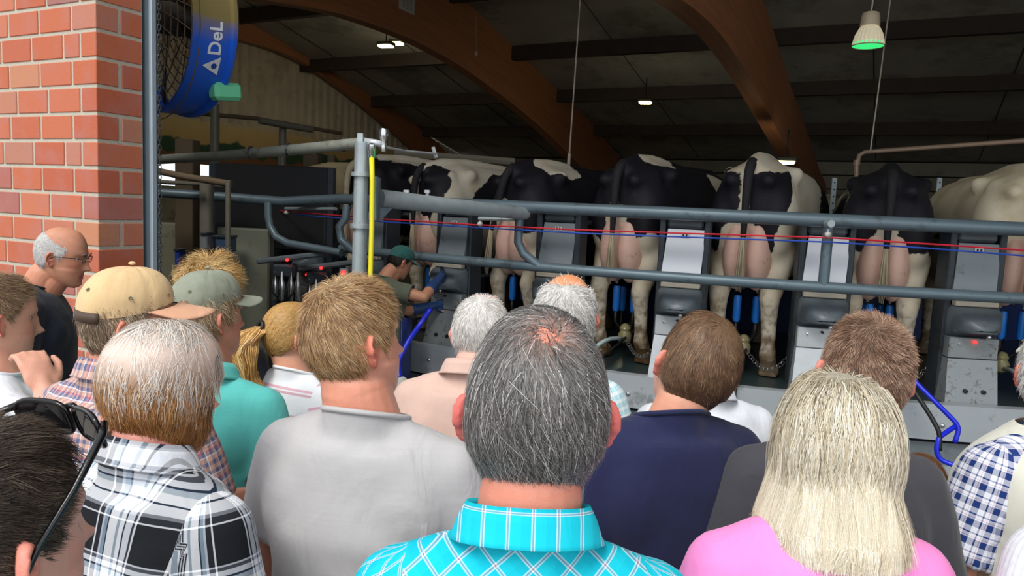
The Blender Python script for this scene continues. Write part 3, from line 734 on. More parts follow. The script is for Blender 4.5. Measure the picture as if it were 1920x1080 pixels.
# ------------------------------------------------------------------ stall pedestals
def make_pedestal(i, tone, label, led):
    a = bail_a(i); p = rc(a, 7.72, DZ + .002)
    t = thing('stall_pedestal', p, label, 'stall unit', 'stall pedestals', a); t.scale = (.95, 1, .87)      # local -y = outward
    g = MB(); 
    for s_ in (-1, 1): g.bbox((s_ * .165, .02, .66), (.045, .17, 1.32), .006)
    g.bbox((0, .06, .66), (.30, .05, 1.30), .004)
    g.build('frame', M_dark, t)
    c = MB(); c.lathe([(.24, 1.30), (.25, 1.33), (.22, 1.36), (.12, 1.385), (.0, 1.39)], 20, Matrix.Scale(.55, 4, (0, 1, 0))); c.build('top_cap', M_dgrey, t, 40)
    g = MB(); g.bbox((0, -.02, 1.27), (.27, .07, .10), .02); g.build('header_box', M_dgrey, t)
    g = MB(); 
    g.add([(-.155, -.09, .79), (.135, -.09, .79), (.155, -.05, 1.21), (-.125, -.05, 1.21), (-.155, -.05, .79), (.135, -.05, .79), (.155, -.03, 1.21), (-.125, -.03, 1.21)], [(0, 1, 2, 3), (7, 6, 5, 4), (0, 4, 5, 1), (1, 5, 6, 2), (2, 6, 7, 3), (3, 7, 4, 0)])
    g.build('upper_panel', tone, t)
    g = MB(); g.bbox((.005, -.064, 1.16), (.06, .006, .035), .002); g.build('number_plate', MATS['white_plastic'], t)
    g = MB(); g.bbox((-.008, -.069, 1.16), (.012, .003, .022), .001); g.bbox((.016, -.069, 1.16), (.012, .003, .022), .001); g.build('digits', M_rubber, t)
    g = MB(); g.bbox((0, -.10, .755), (.29, .06, .04), .006); g.build('beige_strip', mat('beige_strip', '#b7ae9e', .5), t)
    # moulded nose
    rings = []
    for y, w, z0, z1 in ((-.03, .165, .48, .735), (-.10, .165, .50, .735), (-.16, .155, .54, .72), (-.22, .12, .545, .66), (-.27, .075, .55, .62), (-.29, .04, .56, .60)):
        rings.append([(w * .85, y, z0), (w, y, z0 + .02), (w, y, z1 - .03), (w * .85, y, z1), (-w * .85, y, z1), (-w, y, z1 - .03), (-w, y, z0 + .02), (-w * .85, y, z0)])
    MB().loft(rings).build('nose_moulding', M_dgrey, t, 50)
    MB().bbox((.0, -.14, .55), (.31, .05, .02), .008).build('nose_lip', M_dgrey, t)
    MB().bbox((0, -.055, .42), (.33, .17, .16), .006).build('control_box', M_steel if tone is not M_pgrey else M_steelD, t)
    g = MB(); g.add([(-.185, -.20, .0), (.165, -.20, .0), (.165, -.14, .335), (-.165, -.14, .335), (-.185, .08, 0), (.165, .08, 0), (.165, .08, .335), (-.165, .08, .335)], [(0, 1, 2, 3), (7, 6, 5, 4), (0, 4, 5, 1), (1, 5, 6, 2), (2, 6, 7, 3), (3, 7, 4, 0)])
    g.build('foot_box', M_steel if tone is not M_pgrey else M_steelD, t)
    for x, z in ((-.05, .10), (.07, .10)):
        MB().lathe([(.016, -.01), (.016, .012), (.005, .014)], 8, Matrix.Translation((x, -.184 , z)) @ Matrix.Rotation(PI / 2, 4, 'X')).build('rubber_plug', M_rubber, t)
    MB().lathe([(.008, -.01), (.008, .008), (.003, .01)], 8, Matrix.Translation((-.1, -.145, .45)) @ Matrix.Rotation(PI / 2, 4, 'X')).build('bolt', M_chrome, t)
    MB().ell((.03, -.25, .53), (.016, .016, .02)).build('chain_eye', M_chrome, t)
    MB().lathe([(.010, -.01), (.010, .01), (.003, .013)], 10, Matrix.Translation((.0, -.15, .47)) @ Matrix.Rotation(PI / 2, 4, 'X')).build('indicator_light', mat('led_red', '#ff2222', .4, emit='#ff2020', est=4) if led else M_rubber, t)
    # divider tubes running inwards
    g = MB(); g.tube([(0, .08, 1.18), (.22, .9, 1.25), (.54, 2.1, 1.2), (.60, 2.35, 1.0), (.60, 2.35, .0)], .03, 8); g.build('divider_tube', M_dark, t, True)
    g = MB(); g.tube([(0, .08, .62), (.25, 1.0, .70), (.58, 2.3, .7)], .026, 8); g.build('divider_tube', M_dark, t, True)
    return t, a
M_pgrey = mat('grey_panel', '#838b90', .4, .1, .08, 6, dirt='#6a6e6c', dscale=8)
M_steelD = mat('dull_stainless', '#8e9496', .4, .25, .15, 18, dirt='#565449', dscale=18, dth=.55)
labs = {-3: 'dim grey stall pedestal far left behind the dark panel', -2: 'dim stall pedestal left of the galvanised post', -1: 'grey stall pedestal just right of the galvanised post behind the milker',
        0: 'grey stall pedestal with black saddle beside the milker', 1: 'grey panelled stall pedestal above the bald orange scalp', 2: 'stall pedestal with white panel behind the navy shirted man head',
        3: 'stall pedestal with white panel beside the rail upright', 4: 'stall pedestal with grey panel and red indicator light near the right edge', 5: 'stall pedestal outside the right edge past the cream cow'}
for i in range(-4, 6):
    make_pedestal(i, M_white if i in (2, 3) else M_pgrey, labs.get(i, 'furthest left stall pedestal in the shade'), i in (4, -1, -2))

# ------------------------------------------------------------------ cows
def cow_mat(name, base, spots, cb='#ded3bd', cd='#1b1920'):
    mt, n, b = nodes_of(name); L = n.links
    tc = N(n, 'ShaderNodeTexCoord')
    nz = N(n, 'ShaderNodeTexNoise'); nz.inputs['Scale'].default_value = 5.5; nz.inputs['Detail'].default_value = 7; nz.inputs['Roughness'].default_value = .6
    L.new(tc.outputs['Object'], nz.inputs['Vector'])
    cur = None; val = N(n, 'ShaderNodeValue'); val.outputs[0].default_value = base; cur = val.outputs[0]
    for c, r, v in spots:
        s1 = N(n, 'ShaderNodeVectorMath', operation='SUBTRACT'); L.new(tc.outputs['Object'], s1.inputs[0]); s1.inputs[1].default_value = c
        s2 = N(n, 'ShaderNodeVectorMath', operation='DIVIDE'); L.new(s1.outputs[0], s2.inputs[0]); s2.inputs[1].default_value = r
        s3 = N(n, 'ShaderNodeVectorMath', operation='LENGTH'); L.new(s2.outputs[0], s3.inputs[0])
        s4 = N(n, 'ShaderNodeMath', operation='MULTIPLY_ADD'); L.new(nz.outputs[0], s4.inputs[0]); s4.inputs[1].default_value = .9; L.new(s3.outputs['Value'], s4.inputs[2])
        s5 = N(n, 'ShaderNodeMapRange'); s5.inputs[1].default_value = 1.43; s5.inputs[2].default_value = 1.47; s5.inputs[3].default_value = 1; s5.inputs[4].default_value = 0; L.new(s4.outputs[0], s5.inputs[0])
        mx = N(n, 'ShaderNodeMix', data_type='FLOAT'); L.new(s5.outputs[0], mx.inputs[0]); L.new(cur, mx.inputs[2]); mx.inputs[3].default_value = v; cur = mx.outputs[0]
    n2 = N(n, 'ShaderNodeTexNoise'); n2.inputs['Scale'].default_value = 4; n2.inputs['Detail'].default_value = 8; L.new(tc.outputs['Object'], n2.inputs['Vector'])
    wc = N(n, 'ShaderNodeMix', data_type='RGBA'); wc.inputs[6].default_value = srgb(cb); wc.inputs[7].default_value = srgb('#c2ad88'); 
    w2 = N(n, 'ShaderNodeMapRange'); w2.inputs[1].default_value = .5; w2.inputs[2].default_value = .75; L.new(n2.outputs[0], w2.inputs[0]); L.new(w2.outputs[0], wc.inputs[0])
    mx = N(n, 'ShaderNodeMix', data_type='RGBA'); L.new(cur, mx.inputs[0]); L.new(wc.outputs[2], mx.inputs[6]); mx.inputs[7].default_value = srgb(cd)
    # dried mud on the lower legs and specks
    sp = N(n, 'ShaderNodeSeparateXYZ'); L.new(tc.outputs['Object'], sp.inputs[0])
    n3 = N(n, 'ShaderNodeTexNoise'); n3.inputs['Scale'].default_value = 22; n3.inputs['Detail'].default_value = 6; L.new(tc.outputs['Object'], n3.inputs['Vector'])
    m1 = N(n, 'ShaderNodeMath', operation='MULTIPLY_ADD'); L.new(n3.outputs[0], m1.inputs[0]); m1.inputs[1].default_value = -1.3; L.new(sp.outputs[2], m1.inputs[2])
    m2 = N(n, 'ShaderNodeMapRange'); m2.inputs[1].default_value = -.55; m2.inputs[2].default_value = -.15; m2.inputs[3].default_value = .85; m2.inputs[4].default_value = 0; L.new(m1.outputs[0], m2.inputs[0])
    md = N(n, 'ShaderNodeMix', data_type='RGBA'); L.new(m2.outputs[0], md.inputs[0]); L.new(mx.outputs[2], md.inputs[6]); md.inputs[7].default_value = srgb('#6b5133')
    L.new(md.outputs[2], b.inputs['Base Color']); b.inputs['Roughness'].default_value = .6; b.inputs['Specular IOR Level'].default_value = .25
    bp = N(n, 'ShaderNodeBump'); bp.inputs['Strength'].default_value = .35; bp.inputs['Distance'].default_value = .006
    n4 = N(n, 'ShaderNodeTexNoise'); n4.inputs['Scale'].default_value = 90; L.new(tc.outputs['Object'], n4.inputs['Vector']); L.new(n4.outputs[0], bp.inputs['Height']); L.new(bp.outputs[0], b.inputs['Normal'])
    return mt
def cow_body():
    g = MB()
    def ring(y, zc_, hw, hh, top=1.0, n_=20):
        out = []
        for k in range(n_):
            a = 2 * PI * k / n_; cx, sz = math.cos(a), math.sin(a)
            x = hw * math.copysign(abs(cx) ** .8, cx); z_ = hh * math.copysign(abs(sz) ** .85, sz)
            out.append((x, y, zc_ + z_))
        return out
    g.loft([ring(*r) for r in ((-.20, 1.20, .12, .13), (-.15, 1.15, .20, .25), (-.03, 1.10, .245, .335), (.14, 1.10, .26, .36), (.35, 1.08, .27, .375), (.6, 1.03, .33, .415), (.95, 1.0, .36, .44), (1.25, 1.02, .31, .42), (1.5, 1.05, .22, .36), (1.65, 1.08, .16, .28))])
    g.limb([(0, -.17, 1.40), (0, .0, 1.44), (0, .25, 1.46), (0, .8, 1.42), (0, 1.35, 1.42)], [.05, .06, .055, .05, .06])
    for s_ in (-1, 1):
        g.limb([(s_ * .215, .16, 1.355), (s_ * .15, .2, 1.34)], [.06, .08])           # hook bones
        g.limb([(s_ * .115, -.20, 1.30), (s_ * .15, -.02, 1.32)], [.052, .08])         # pin bones
        g.ell((s_ * .165, .0, 1.03), (.125, .20, .30))                                 # thigh
        g.ell((s_ * .175, .08, .84), (.10, .155, .20))
        g.limb([(s_ * .175, .05, .85), (s_ * .172, -.04, .66), (s_ * .168, -.12, .52)], [.125, .090, .068])
        g.limb([(s_ * .168, -.12, .52), (s_ * .168, -.145, .555)], [.062, .042])       # point of hock
        g.limb([(s_ * .168, -.11, .50), (s_ * .17, -.085, .36), (s_ * .172, -.065, .17)], [.066, .052, .050])
        g.limb([(s_ * .172, -.065, .17), (s_ * .175, -.02, .08)], [.060, .056])
        g.loft([[(s_ * .177 + x * q, .0 + y * q, z_) for x, y in ((-.062, -.06), (.062, -.06), (.068, .04), (.045, .09), (-.045, .09), (-.068, .04))] for z_, q in ((.0, 1.05), (.05, .95), (.095, .7))])
        for q_ in (-.022, .022): g.ell((s_ * .172 + q_, -.105, .135), (.018, .016, .026))
        g.limb([(s_ * .17, 1.32, .95), (s_ * .17, 1.34, .62), (s_ * .165, 1.33, .45), (s_ * .165, 1.34, .16)], [.12, .075, .058, .042])
        g.loft([[(s_ * .165 + x * q, 1.36 + y * q, z_) for x, y in ((-.058, -.06), (.058, -.06), (.064, .04), (.042, .08), (-.042, .08), (-.064, .04))] for z_, q in ((.0, 1.05), (.05, .95), (.12, .7))])
        g.ell((s_ * .17, 2.02, 1.10), (.10, .03, .05), Matrix.Rotation(s_ * .3, 3, 'Y'))   # ears
    g.limb([(0, 1.5, 1.15), (0, 1.75, 1.08), (0, 1.98, 1.04)], [.22, .16, .125])
    g.limb([(0, 2.0, 1.04), (0, 2.15, .93), (0, 2.33, .78), (0, 2.40, .73)], [.115, .11, .08, .075])
    me = remesh(g, .02, 8, .6); return me
COW = cow_body()
def udder():
    g = MB()
    g.ell((0, .06, .78), (.155, .22, .20)); g.ell((-.070, -.09, .82), (.095, .14, .25)); g.ell((.070, -.09, .82), (.095, .14, .25)); g.ell((0, -.04, 1.02), (.085, .15, .16))
    for s_ in (-1, 1):
        for y in (-.03, .17): g.limb([(s_ * .07, y, .64), (s_ * .07, y, .555)], [.026, .014], 10)
    return remesh(g, .015, 4)
UD = udder()
M_ud = mat('udder_pink', '#dcb3a2', .5, 0, .15, 9, dirt='#b08a62', dscale=7, dth=.6)
M_hoof = mat('hoof', '#4a3a28', .6)
def cow(ang, R, label, base, spots, tail_cols, cb='#d3c8b3', sc=1.0, yaw=0, z=DZ, cluster=True, tail_side=0, name='cow'):
    p = rc(ang, R, z + .004); t = thing('cow', p, label, 'cow', None, ang + yaw - .26); t.scale = (sc * 1.05,) * 3
    me = COW.copy(); me.materials.append(cow_mat('coat', base, spots, cb)); link('body', me, None, t, True)
    link('udder', UD, M_ud, t, True)
    dk = mat('tail_dark', '#1a181c', .8); lt_ = mat('tail_light', '#b9a98c', .8, dirt='#6b5133')
    ts = tail_side
    pts = [(0, -.16, 1.42), (0, -.235, 1.38), (ts * .1, -.26, 1.25), (ts * .25, -.262, 1.05), (ts * .45, -.262, .93)]
    pts = [Vector(p_) for p_ in pts]
    o = MB().tube([tuple(v) for v in resample(pts, 10)], [.036 - .018 * i / 10 for i in range(12)][:len(resample(pts, 10))], 10).build('tail', dk if tail_cols[0] else lt_, t, True)
    e_ = pts[-1]; g = MB(); r2 = random.Random(3)
    for k in range(26):
        a = r2.uniform(0, 6.28); q = r2.uniform(0, .015); w = Vector((math.cos(a) * q, math.sin(a) * q, 0))
        g.tube([e_ + w * .5 + Vector((0, 0, .06)), e_ + w * 1.3 + Vector((ts * .05, 0, -.10)), e_ + w * 1.9 + Vector((ts * .1, 0, -.22)), e_ + w * 1.0 + Vector((ts * .14, 0, -.30 - r2.random() * .06))], [.006, .008, .006, .002], 4)
    g.build('tail_switch', dk if tail_cols[1] else lt_, t, True)
    for s_ in (-1, 1): MB().ell((s_ * .105, 2.10, 1.0), (.018, .022, .022), nu=10, nv=6).build('eye', M_rubber, t, True)
    MB().ell((0, 2.43, .74), (.062, .035, .045), nu=12, nv=8).build('muzzle', mat('muzzle', '#4c4144', .4), t, True)
    if cluster: make_cluster(t, p, ang, sc, label)
    return t
M_blue_cup = mat('blue_teat_cup', '#1f74d0', .3, 0, .08); M_claw = mat('claw_plastic', '#8d8660', .25, 0, .2, dirt='#5c5230'); M_tube = mat('milk_hose', '#b5c4c4', .35, 0, .08)
def make_cluster(t, p, ang, sc, lab):
    c = thing('milking_cluster', p, 'milking cluster with blue cups under the ' + ' '.join(lab.split(',')[0].split()[:9]), 'milking machine', 'milking clusters', ang)
    for sx in (-1, 1):
        for y in (-.035, .165):
            sx_ = sx * .07
            MB().lathe([(.018, .36), (.028, .38), (.029, .54), (.024, .56)], 14, Matrix.Translation((sx_, y, .02 if y < 0 else .0))).build('teat_cup', M_blue_cup, c, 40)
            MB().tube([(sx_, y, .38), (sx_, y, .30), (sx_ * .7, .04 + y * .3, .24), (sx_ * .3, .04, .22)], [.013, .012, .011, .012], 8).build('short_tube', M_rubber, c, True)
    MB().lathe([(.012, .10), (.05, .12), (.055, .17), (.04, .20), (.045, .22), (.03, .25), (.01, .26)], 18, Matrix.Translation((0, .03, .02))).build('claw', M_claw, c, 40)
    MB().tube([tuple(v) for v in resample([(0, -.01, .16), (-.05, -.15, .19), (-.10, -.36, .17), (-.13, -.58, .09), (-.14, -.68, -.06), (-.13, -.69, -.25), (-.10, -.69, -.42)], 12)], .016, 10).build('milk_hose', M_tube, c, True)
    MB().tube([tuple(v) for v in resample([(0.02, .0, .18), (0, -.20, .14), (-.04, -.45, .10), (-.06, -.67, .02), (-.06, -.69, -.25), (-.03, -.69, -.42)], 12)], .009, 8).build('pulse_hose', M_rubber, c, True)
    ch = MB(); 
    A = Vector((.02, -.02, .17)); B = Vector((-.42 * 0 + .0, 0, 0)); 
    B = Vector((.445, -.20, .44)) if True else B
    for k in range(30):
        s_ = (k + .5) / 30; q = A.lerp(B, s_) + Vector((0, -.06 * math.sin(PI * s_), -.26 * math.sin(PI * s_) * (1 - .35 * s_)))
        M3 = Matrix.Rotation(PI / 2 * (k % 2), 3, 'Z')
        ch.tube([q + M3 @ Vector((.007 * math.cos(a), .004 * math.sin(a), .012 * math.sin(a))) + Vector((.011 * math.cos(a), 0, 0)) for a in np.linspace(0, 2 * PI, 7)[:-1]], .0022, 4, closed=True)
    ch.build('chain', mat('cluster_chain', '#9b9c98', .35, .6), c)
W, K = 0.0, 1.0
def mid(i): return bail_a(i) + step * .5
RH = 7.42
# base 1 = black, 0 = white ; spots (centre, radii, value) in cow space (x right seen from behind, y forward, z up)
cow(mid(2), RH, 'white-backed cow with black rump patches, right of centre', W,
    [((-.21, -.10, 1.22), (.17, .3, .27), K), ((.13, -.16, 1.22), (.13, .20, .30), K), ((-.22, -.1, 1.0), (.06, .3, .17), K), ((.12, -.17, 1.0), (.065, .2, .20), K), ((.35, 1.2, 1.1), (.3, .5, .4), K), ((0, -.2, 1.55), (.5, .35, .2), W), ((.1, -.05, .64), (.03, .1, .03), K), ((-.02, .9, .85), (.5, .25, .5), K)], (1, 0), sc=1.04)
cow(mid(3), RH, 'all-black-rumped cow with white lower legs, near the right', K,
    [((-.2, 0, .52), (.2, .5, .42), W), ((.2, 0, .50), (.2, .5, .42), W), ((0, 0, .78), (.11, .5, .36), W), ((.27, 0, .72), (.05, .2, .18), W), ((-.15, -.2, 1.45), (.03, .1, .06), W), ((0, 1.8, 1.1), (.3, .3, .4), W)], (1, 0), sc=1.01)
cow(mid(1), RH, 'black cow with white legs and a white streak on its back', K,
    [((-.2, 0, .50), (.2, .5, .42), W), ((.22, 0, .52), (.2, .5, .42), W), ((-.02, 0, .82), (.12, .5, .36), W), ((.22, .0, .80), (.06, .2, .25), W), ((.10, .25, 1.55), (.22, .3, .14), W), ((.3, .95, 1.3), (.14, .16, .4), W), ((0, 1.8, 1.1), (.2, .3, .4), W)], (1, 0), sc=1.02)
cow(mid(0), RH, 'black cow with white patch on the loin, above the bald scalp', K,
    [((-.2, 0, .62), (.22, .5, .44), W), ((.2, 0, .58), (.24, .5, .36), W), ((-.04, 0, .85), (.13, .5, .36), W), ((.14, .25, 1.5), (.2, .25, .17), W), ((.30, 0, .85), (.08, .2, .25), W), ((0, 1.8, 1.1), (.2, .3, .4), W)], (1, 0), sc=.99, tail_side=-.25)
cow(mid(-1), RH, 'mostly white cow with two black flank patches, behind the milker', W,
    [((-.22, -.1, 1.25), (.15, .22, .28), K), ((.1, -.12, 1.18), (.14, .2, .25), K), ((.30, .35, 1.15), (.12, .2, .24), K), ((.36, 1.2, 1.1), (.3, .4, .5), K), ((.27, .45, 1.3), (.1, .14, .14), K)], (1, 0), sc=.99)
cow(mid(-2), RH, 'black cow with white topline, half behind the galvanised post', K,
    [((.12, .4, 1.55), (.3, .5, .14), W), ((-.1, 0, .55), (.4, .5, .45), W), ((.3, .5, .9), (.06, .18, .4), W), ((0, 0, .9), (.12, .4, .3), W)], (0, 0), sc=1.02)
cow(mid(-3), RH, 'cream cow half hidden left of the galvanised post', W, [((.3, 1.1, 1.0), (.4, .5, .6), K), ((-.2, 0, 1.0), (.2, .4, .4), K)], (0, 0), '#cbb68c', .98)
cow(mid(4), RH, 'cream white cow cut by the right edge', W, [((.3, 1.4, 1.0), (.1, .2, .3), K)], (0, 0), '#e2d3b6', 1.03)
for i_, (aa, lb) in enumerate(((1802, 'black cow facing us from inside the platform, left of the cream cow'), (1572, 'black cow facing us from inside the platform, left of the black-rumped cow'))):
    ph_ = hit_cyl(aa, 440, 4.7) ; a_ = ang_of(ph_)
    cow(a_, 2.25, lb, K, [((0, 2.3, .9), (.06, .3, .3), W)], (1, 1), sc=.97, cluster=False, yaw=PI + .26)

for px_, lb_ in ((1565, 'perforated upright bar left of the black-rumped cow'), (1762, 'perforated upright bar right of the black-rumped cow')):
    a = at(px_, 333, 7.6); t = thing('upright_bar', Vector((a.x, a.y, DZ)), lb_, 'bar'); h_ = a.z - DZ
    MB().bbox((0, 0, h_ / 2), (.05, .02, h_), .003).build('bar', M_gal, t)
    g = MB()
    for k_ in range(12): g.lathe([(.008, -.002), (.008, .002)], 8, Matrix.Translation((0, -.012, h_ - .05 - k_ * .07)) @ Matrix.Rotation(PI / 2, 4, 'X'))
    g.build('hole', M_rubber, t)
t = thing('feed_beam', at(740, 287, 9.0), 'long pale horizontal beam behind the two leftmost spotted cows', 'beam')
q_ = at(965, 303, 9.0) - t.location; MB().tube([(0, 0, 0), q_], .045, 6).build('beam', mat('pale_beam', '#8f8876', .7), t)
# blue hose bundle at the right, another at the milker
def hose(pts, r, m_, label, name='hose'):
    P = resample(pts, 18); t = thing(name, Vector(P[0]), label, 'hose'); MB().tube([tuple(p - P[0]) for p in P], r, 10).build('tube', m_, t, True)
M_bh = mat('cobalt_hose', '#1c2bd0', .35, 0, .08)
hose([at(1695, 690, 4.75), at(1715, 715, 4.65), at(1760, 760, 4.55), at(1800, 800, 4.5), at(1790, 830, 4.5)], .015, M_bh, 'bright blue hose slanting over the platform edge at the right')
hose([at(1790, 800, 4.5), at(1760, 820, 4.45), at(1755, 845, 4.45), at(1762, 862, 4.45), at(1795, 875, 4.4)], .015, M_bh, 'bright blue hose loop below the platform edge at the right')
hose([at(1690, 690, 4.7), at(1712, 730, 4.6), at(1745, 780, 4.5), at(1762, 810, 4.45), at(1762, 845, 4.45)], .014, M_rubber, 'black hose hanging over the platform edge at the right')
hose([at(808, 578, 5.6), at(790, 605, 5.6), at(765, 640, 5.5), at(745, 680, 5.45), at(750, 712, 5.4)], .02, M_bh, 'bright blue hose hanging from the milker\'s hands')

# ------------------------------------------------------------------ dim parlour equipment at the left
def px_box(name, x0, y0, x1, y1, d, th, m_, label, cat, parts=None):
    a = at(x0, y1, d); b_ = at(x1, y0, d); w = (at(x1, y1, d) - a).length; h = b_.z - a.z; h = abs((at(x0, y0, d) - a).z)
    c = (a + at(x1, y1, d)) / 2; t = thing(name, Vector((c.x, c.y, a.z)), label, cat)
    MB().bbox((0, th / 2, h / 2), (w, th, h), .01).build('panel', m_, t); return t, w, h
mat('black_sheet', '#0c0d13', .6, 0, .1, 3)
def ground_wall(x0, y0, x1, d, th, m_, label, name, cat):
    a = at(x0, y0, d); b_ = at(x1, y0 + (x1 - x0) * .045, d); w = (b_ - a).length; h = (a.z + b_.z) / 2
    c = (a + b_) / 2; t = thing(name, Vector((c.x, c.y, .02)), label, cat); MB().bbox((0, th / 2, h / 2), (w, th, h - .02), .015).build('slab', m_, t); return t
t = ground_wall(280, 418, 420, 7.6, .15, MATS['concrete_wall'], 'pale concrete half wall behind the grey door post', 'half_wall', 'wall')
t = ground_wall(405, 428, 505, 6.75, .15, mat('green_grey_concrete', '#7f8070', .85, 0, .2, 3, dirt='#5a5b4c'), 'greenish concrete half wall above the grey cap', 'half_wall', 'wall')
bs, w, h = px_box('black_screen', 398, 305, 618, 462, 7.25, .06, MATS['black_sheet'], 'large matt black sheet screen in the left of the parlour', 'screen')
for sx in (-1, 1): MB().bbox((sx * w / 2, .03, h / 2 - .5), (.07, .08, h + 1.0), .01).build('upright', M_dark, bs)
zt = bs.location.z
for sx in (-1, 1): MB().bbox((sx * w / 2, .03, -zt / 2 - .2), (.07, .08, zt - .44), .01).build('leg', M_dark, bs)
def pole(px, y0, d, r, m_, label, z0=.02, box=False, name='support_pole'):
    a = at(px, y0, d); t = thing(name, Vector((a.x, a.y, z0)), label, 'pole')
    g = MB(); (g.bbox((0, 0, (a.z - z0) / 2), (r * 2, r * 2, a.z - z0), .008) if box else g.tube([(0, 0, 0), (0, 0, a.z - z0)], r, 10)); g.build('shaft', m_, t, False if box else 40); return t
M_tim = mat('old_timber', '#6a5a45', .85, 0, .3, 5); M_dull = mat('dull_pipe', '#7c776a', .5, .2, .2)
pole(403, 195, 9.5, .055, M_dull, 'thin pale pole rising below the mint green box')
pole(530, 238, 10, .05, M_dull, 'thin pole in front of the painted landscape wall')
pole(352, 262, 7.4, .09, M_tim, 'thick square timber post left of the black screen', box=True)
pole(388, 330, 6.6, .06, M_dull, 'ribbed pipe column left of the black screen')
pole(428, 340, 6.2, .022, M_dull, 'slim rod carrying the cross bar left of the black screen')
pole(586, 290, 9.8, .1, M_tim, 'square timber pier behind the top of the black screen', box=True)
pole(621, 290, 9.2, .05, M_tim, 'dark pole at the right end of the black screen')
def beam(pts, r, m_, label, name='cross_bar', box=False):
    P = [Vector(p) for p in pts]; t = thing(name, P[0], label, 'bar'); MB().tube([p - P[0] for p in P], r, 10).build('bar', m_, t, 40); return t
beam([at(283, 318, 6.4), at(350, 332, 6.4), at(433, 345, 6.3)], .03, M_tim, 'pale cross bar left of the black screen')
beam([at(487, 226, 9.6), at(585, 243, 10.2)], .045, M_dull, 'short pale pipe below the corrugated wall')
beam([at(285, 205, 9), at(480, 222, 10.6), at(640, 250, 12)], .03, M_tim, 'long thin batten along the foot of the corrugated wall')
beam([at(283, 340, 6.6), at(420, 348, 6.9)], .02, M_dull, 'second thinner bar below the pale cross bar')
# milking claw machines and saddles lower left
for i, (px, py, d, lb) in enumerate(((527, 485, 6.6, 'black robot-like milking unit behind the ponytail girl'), (590, 500, 6.9, 'black milking unit with hanging cups left of the post'))):
    p = at(px, py, d); t = thing('milking_unit', Vector((p.x, p.y, .02)), lb, 'milking machine'); hz_ = p.z
    MB().bbox((0, 0, hz_ / 2 - .1), (.14, .12, hz_ - .25), .02).build('stand', M_dark, t)
    MB().bbox((.12, -.06, hz_), (.62, .10, .05), .015, Matrix.Rotation(-.16, 3, 'Y')).build('arm', M_dgrey, t)
    MB().bbox((.05, -.04, hz_ - .12), (.2, .14, .12), .02).build('gearbox', M_dark, t)
    MB().lathe([(.012, -.01), (.012, .01), (.003, .013)], 10, Matrix.Translation((.09, -.12, hz_ - .02)) @ Matrix.Rotation(PI / 2, 4, 'X')).build('red_light', mat('led_red', '#ff2222', .4, emit='#ff2020', est=4), t)
    for k in range(4):
        MB().lathe([(.016, -.36), (.026, -.34), (.026, -.2), (.016, -.17), (.01, -.1)], 10, Matrix.Translation((-.02 + .07 * k, -.1 - .03 * (k % 2), hz_ - .02))).build('teat_cup', M_chrome, t, 40)
        MB().tube([(-.02 + .07 * k, -.1, hz_ - .12), (-.02 + .06 * k, -.16, hz_ - .3), (.05, -.1, hz_ - .42)], .008, 6).build('rubber_tube', M_rubber, t, True)
t, w, h = px_box('wall_box', 635, 503, 652, 528, 5.6, .08, M_steelD, 'small grey switch box with red light left of the post foot', 'switch box')
MB().lathe([(.016, -.01), (.016, .01), (.003, .013)], 10, Matrix.Translation((0, -.01, h * .7)) @ Matrix.Rotation(PI / 2, 4, 'X')).build('red_light', MATS['led_red'], t)
MB().bbox((0, .05, -t.location.z / 2), (.05, .05, t.location.z - .02), .006).build('stalk', M_dark, t)
for x0, y0, x1, y1, d, m_, lb in ((375, 440, 388, 468, 6.4, M_steelD, 'small tilted grey box left of the blue tank'), (402, 445, 432, 472, 6.5, mat('slate_blue', '#39506e', .5), 'slate blue box on the green concrete wall'), (327, 470, 336, 500, 6.8, mat('deep_blue', '#1b3f9a', .5), 'deep blue canister against the concrete half wall')):
    t, w, h = px_box('equipment_box', x0, y0, x1, y1, d, .15, m_, lb, 'box')
    MB().bbox((0, .07, h + .01), (w * 1.1, .17, .02), .004).build('lid', M_dark, t)
    MB().bbox((0, .09, -t.location.z / 2), (.05, .05, t.location.z - .02), .006).build('stand', M_dark, t)
#@@PEOPLE@@
# ------------------------------------------------------------------ people
M_skin = mat_attr('skin', 'tint', .5, .35, .12, .25, 400, .10)
M_hair = mat_attr('hair_strands', 'tint', .45, .3)
M_jeans = cloth('jeans', '#33435c', .9, .15)
M_darkcloth = cloth('dark_trousers', '#26282d')
EYEW = mat('eye_white', '#e8e2dc', .2); IRIS = mat('iris', '#3a4a58', .2)

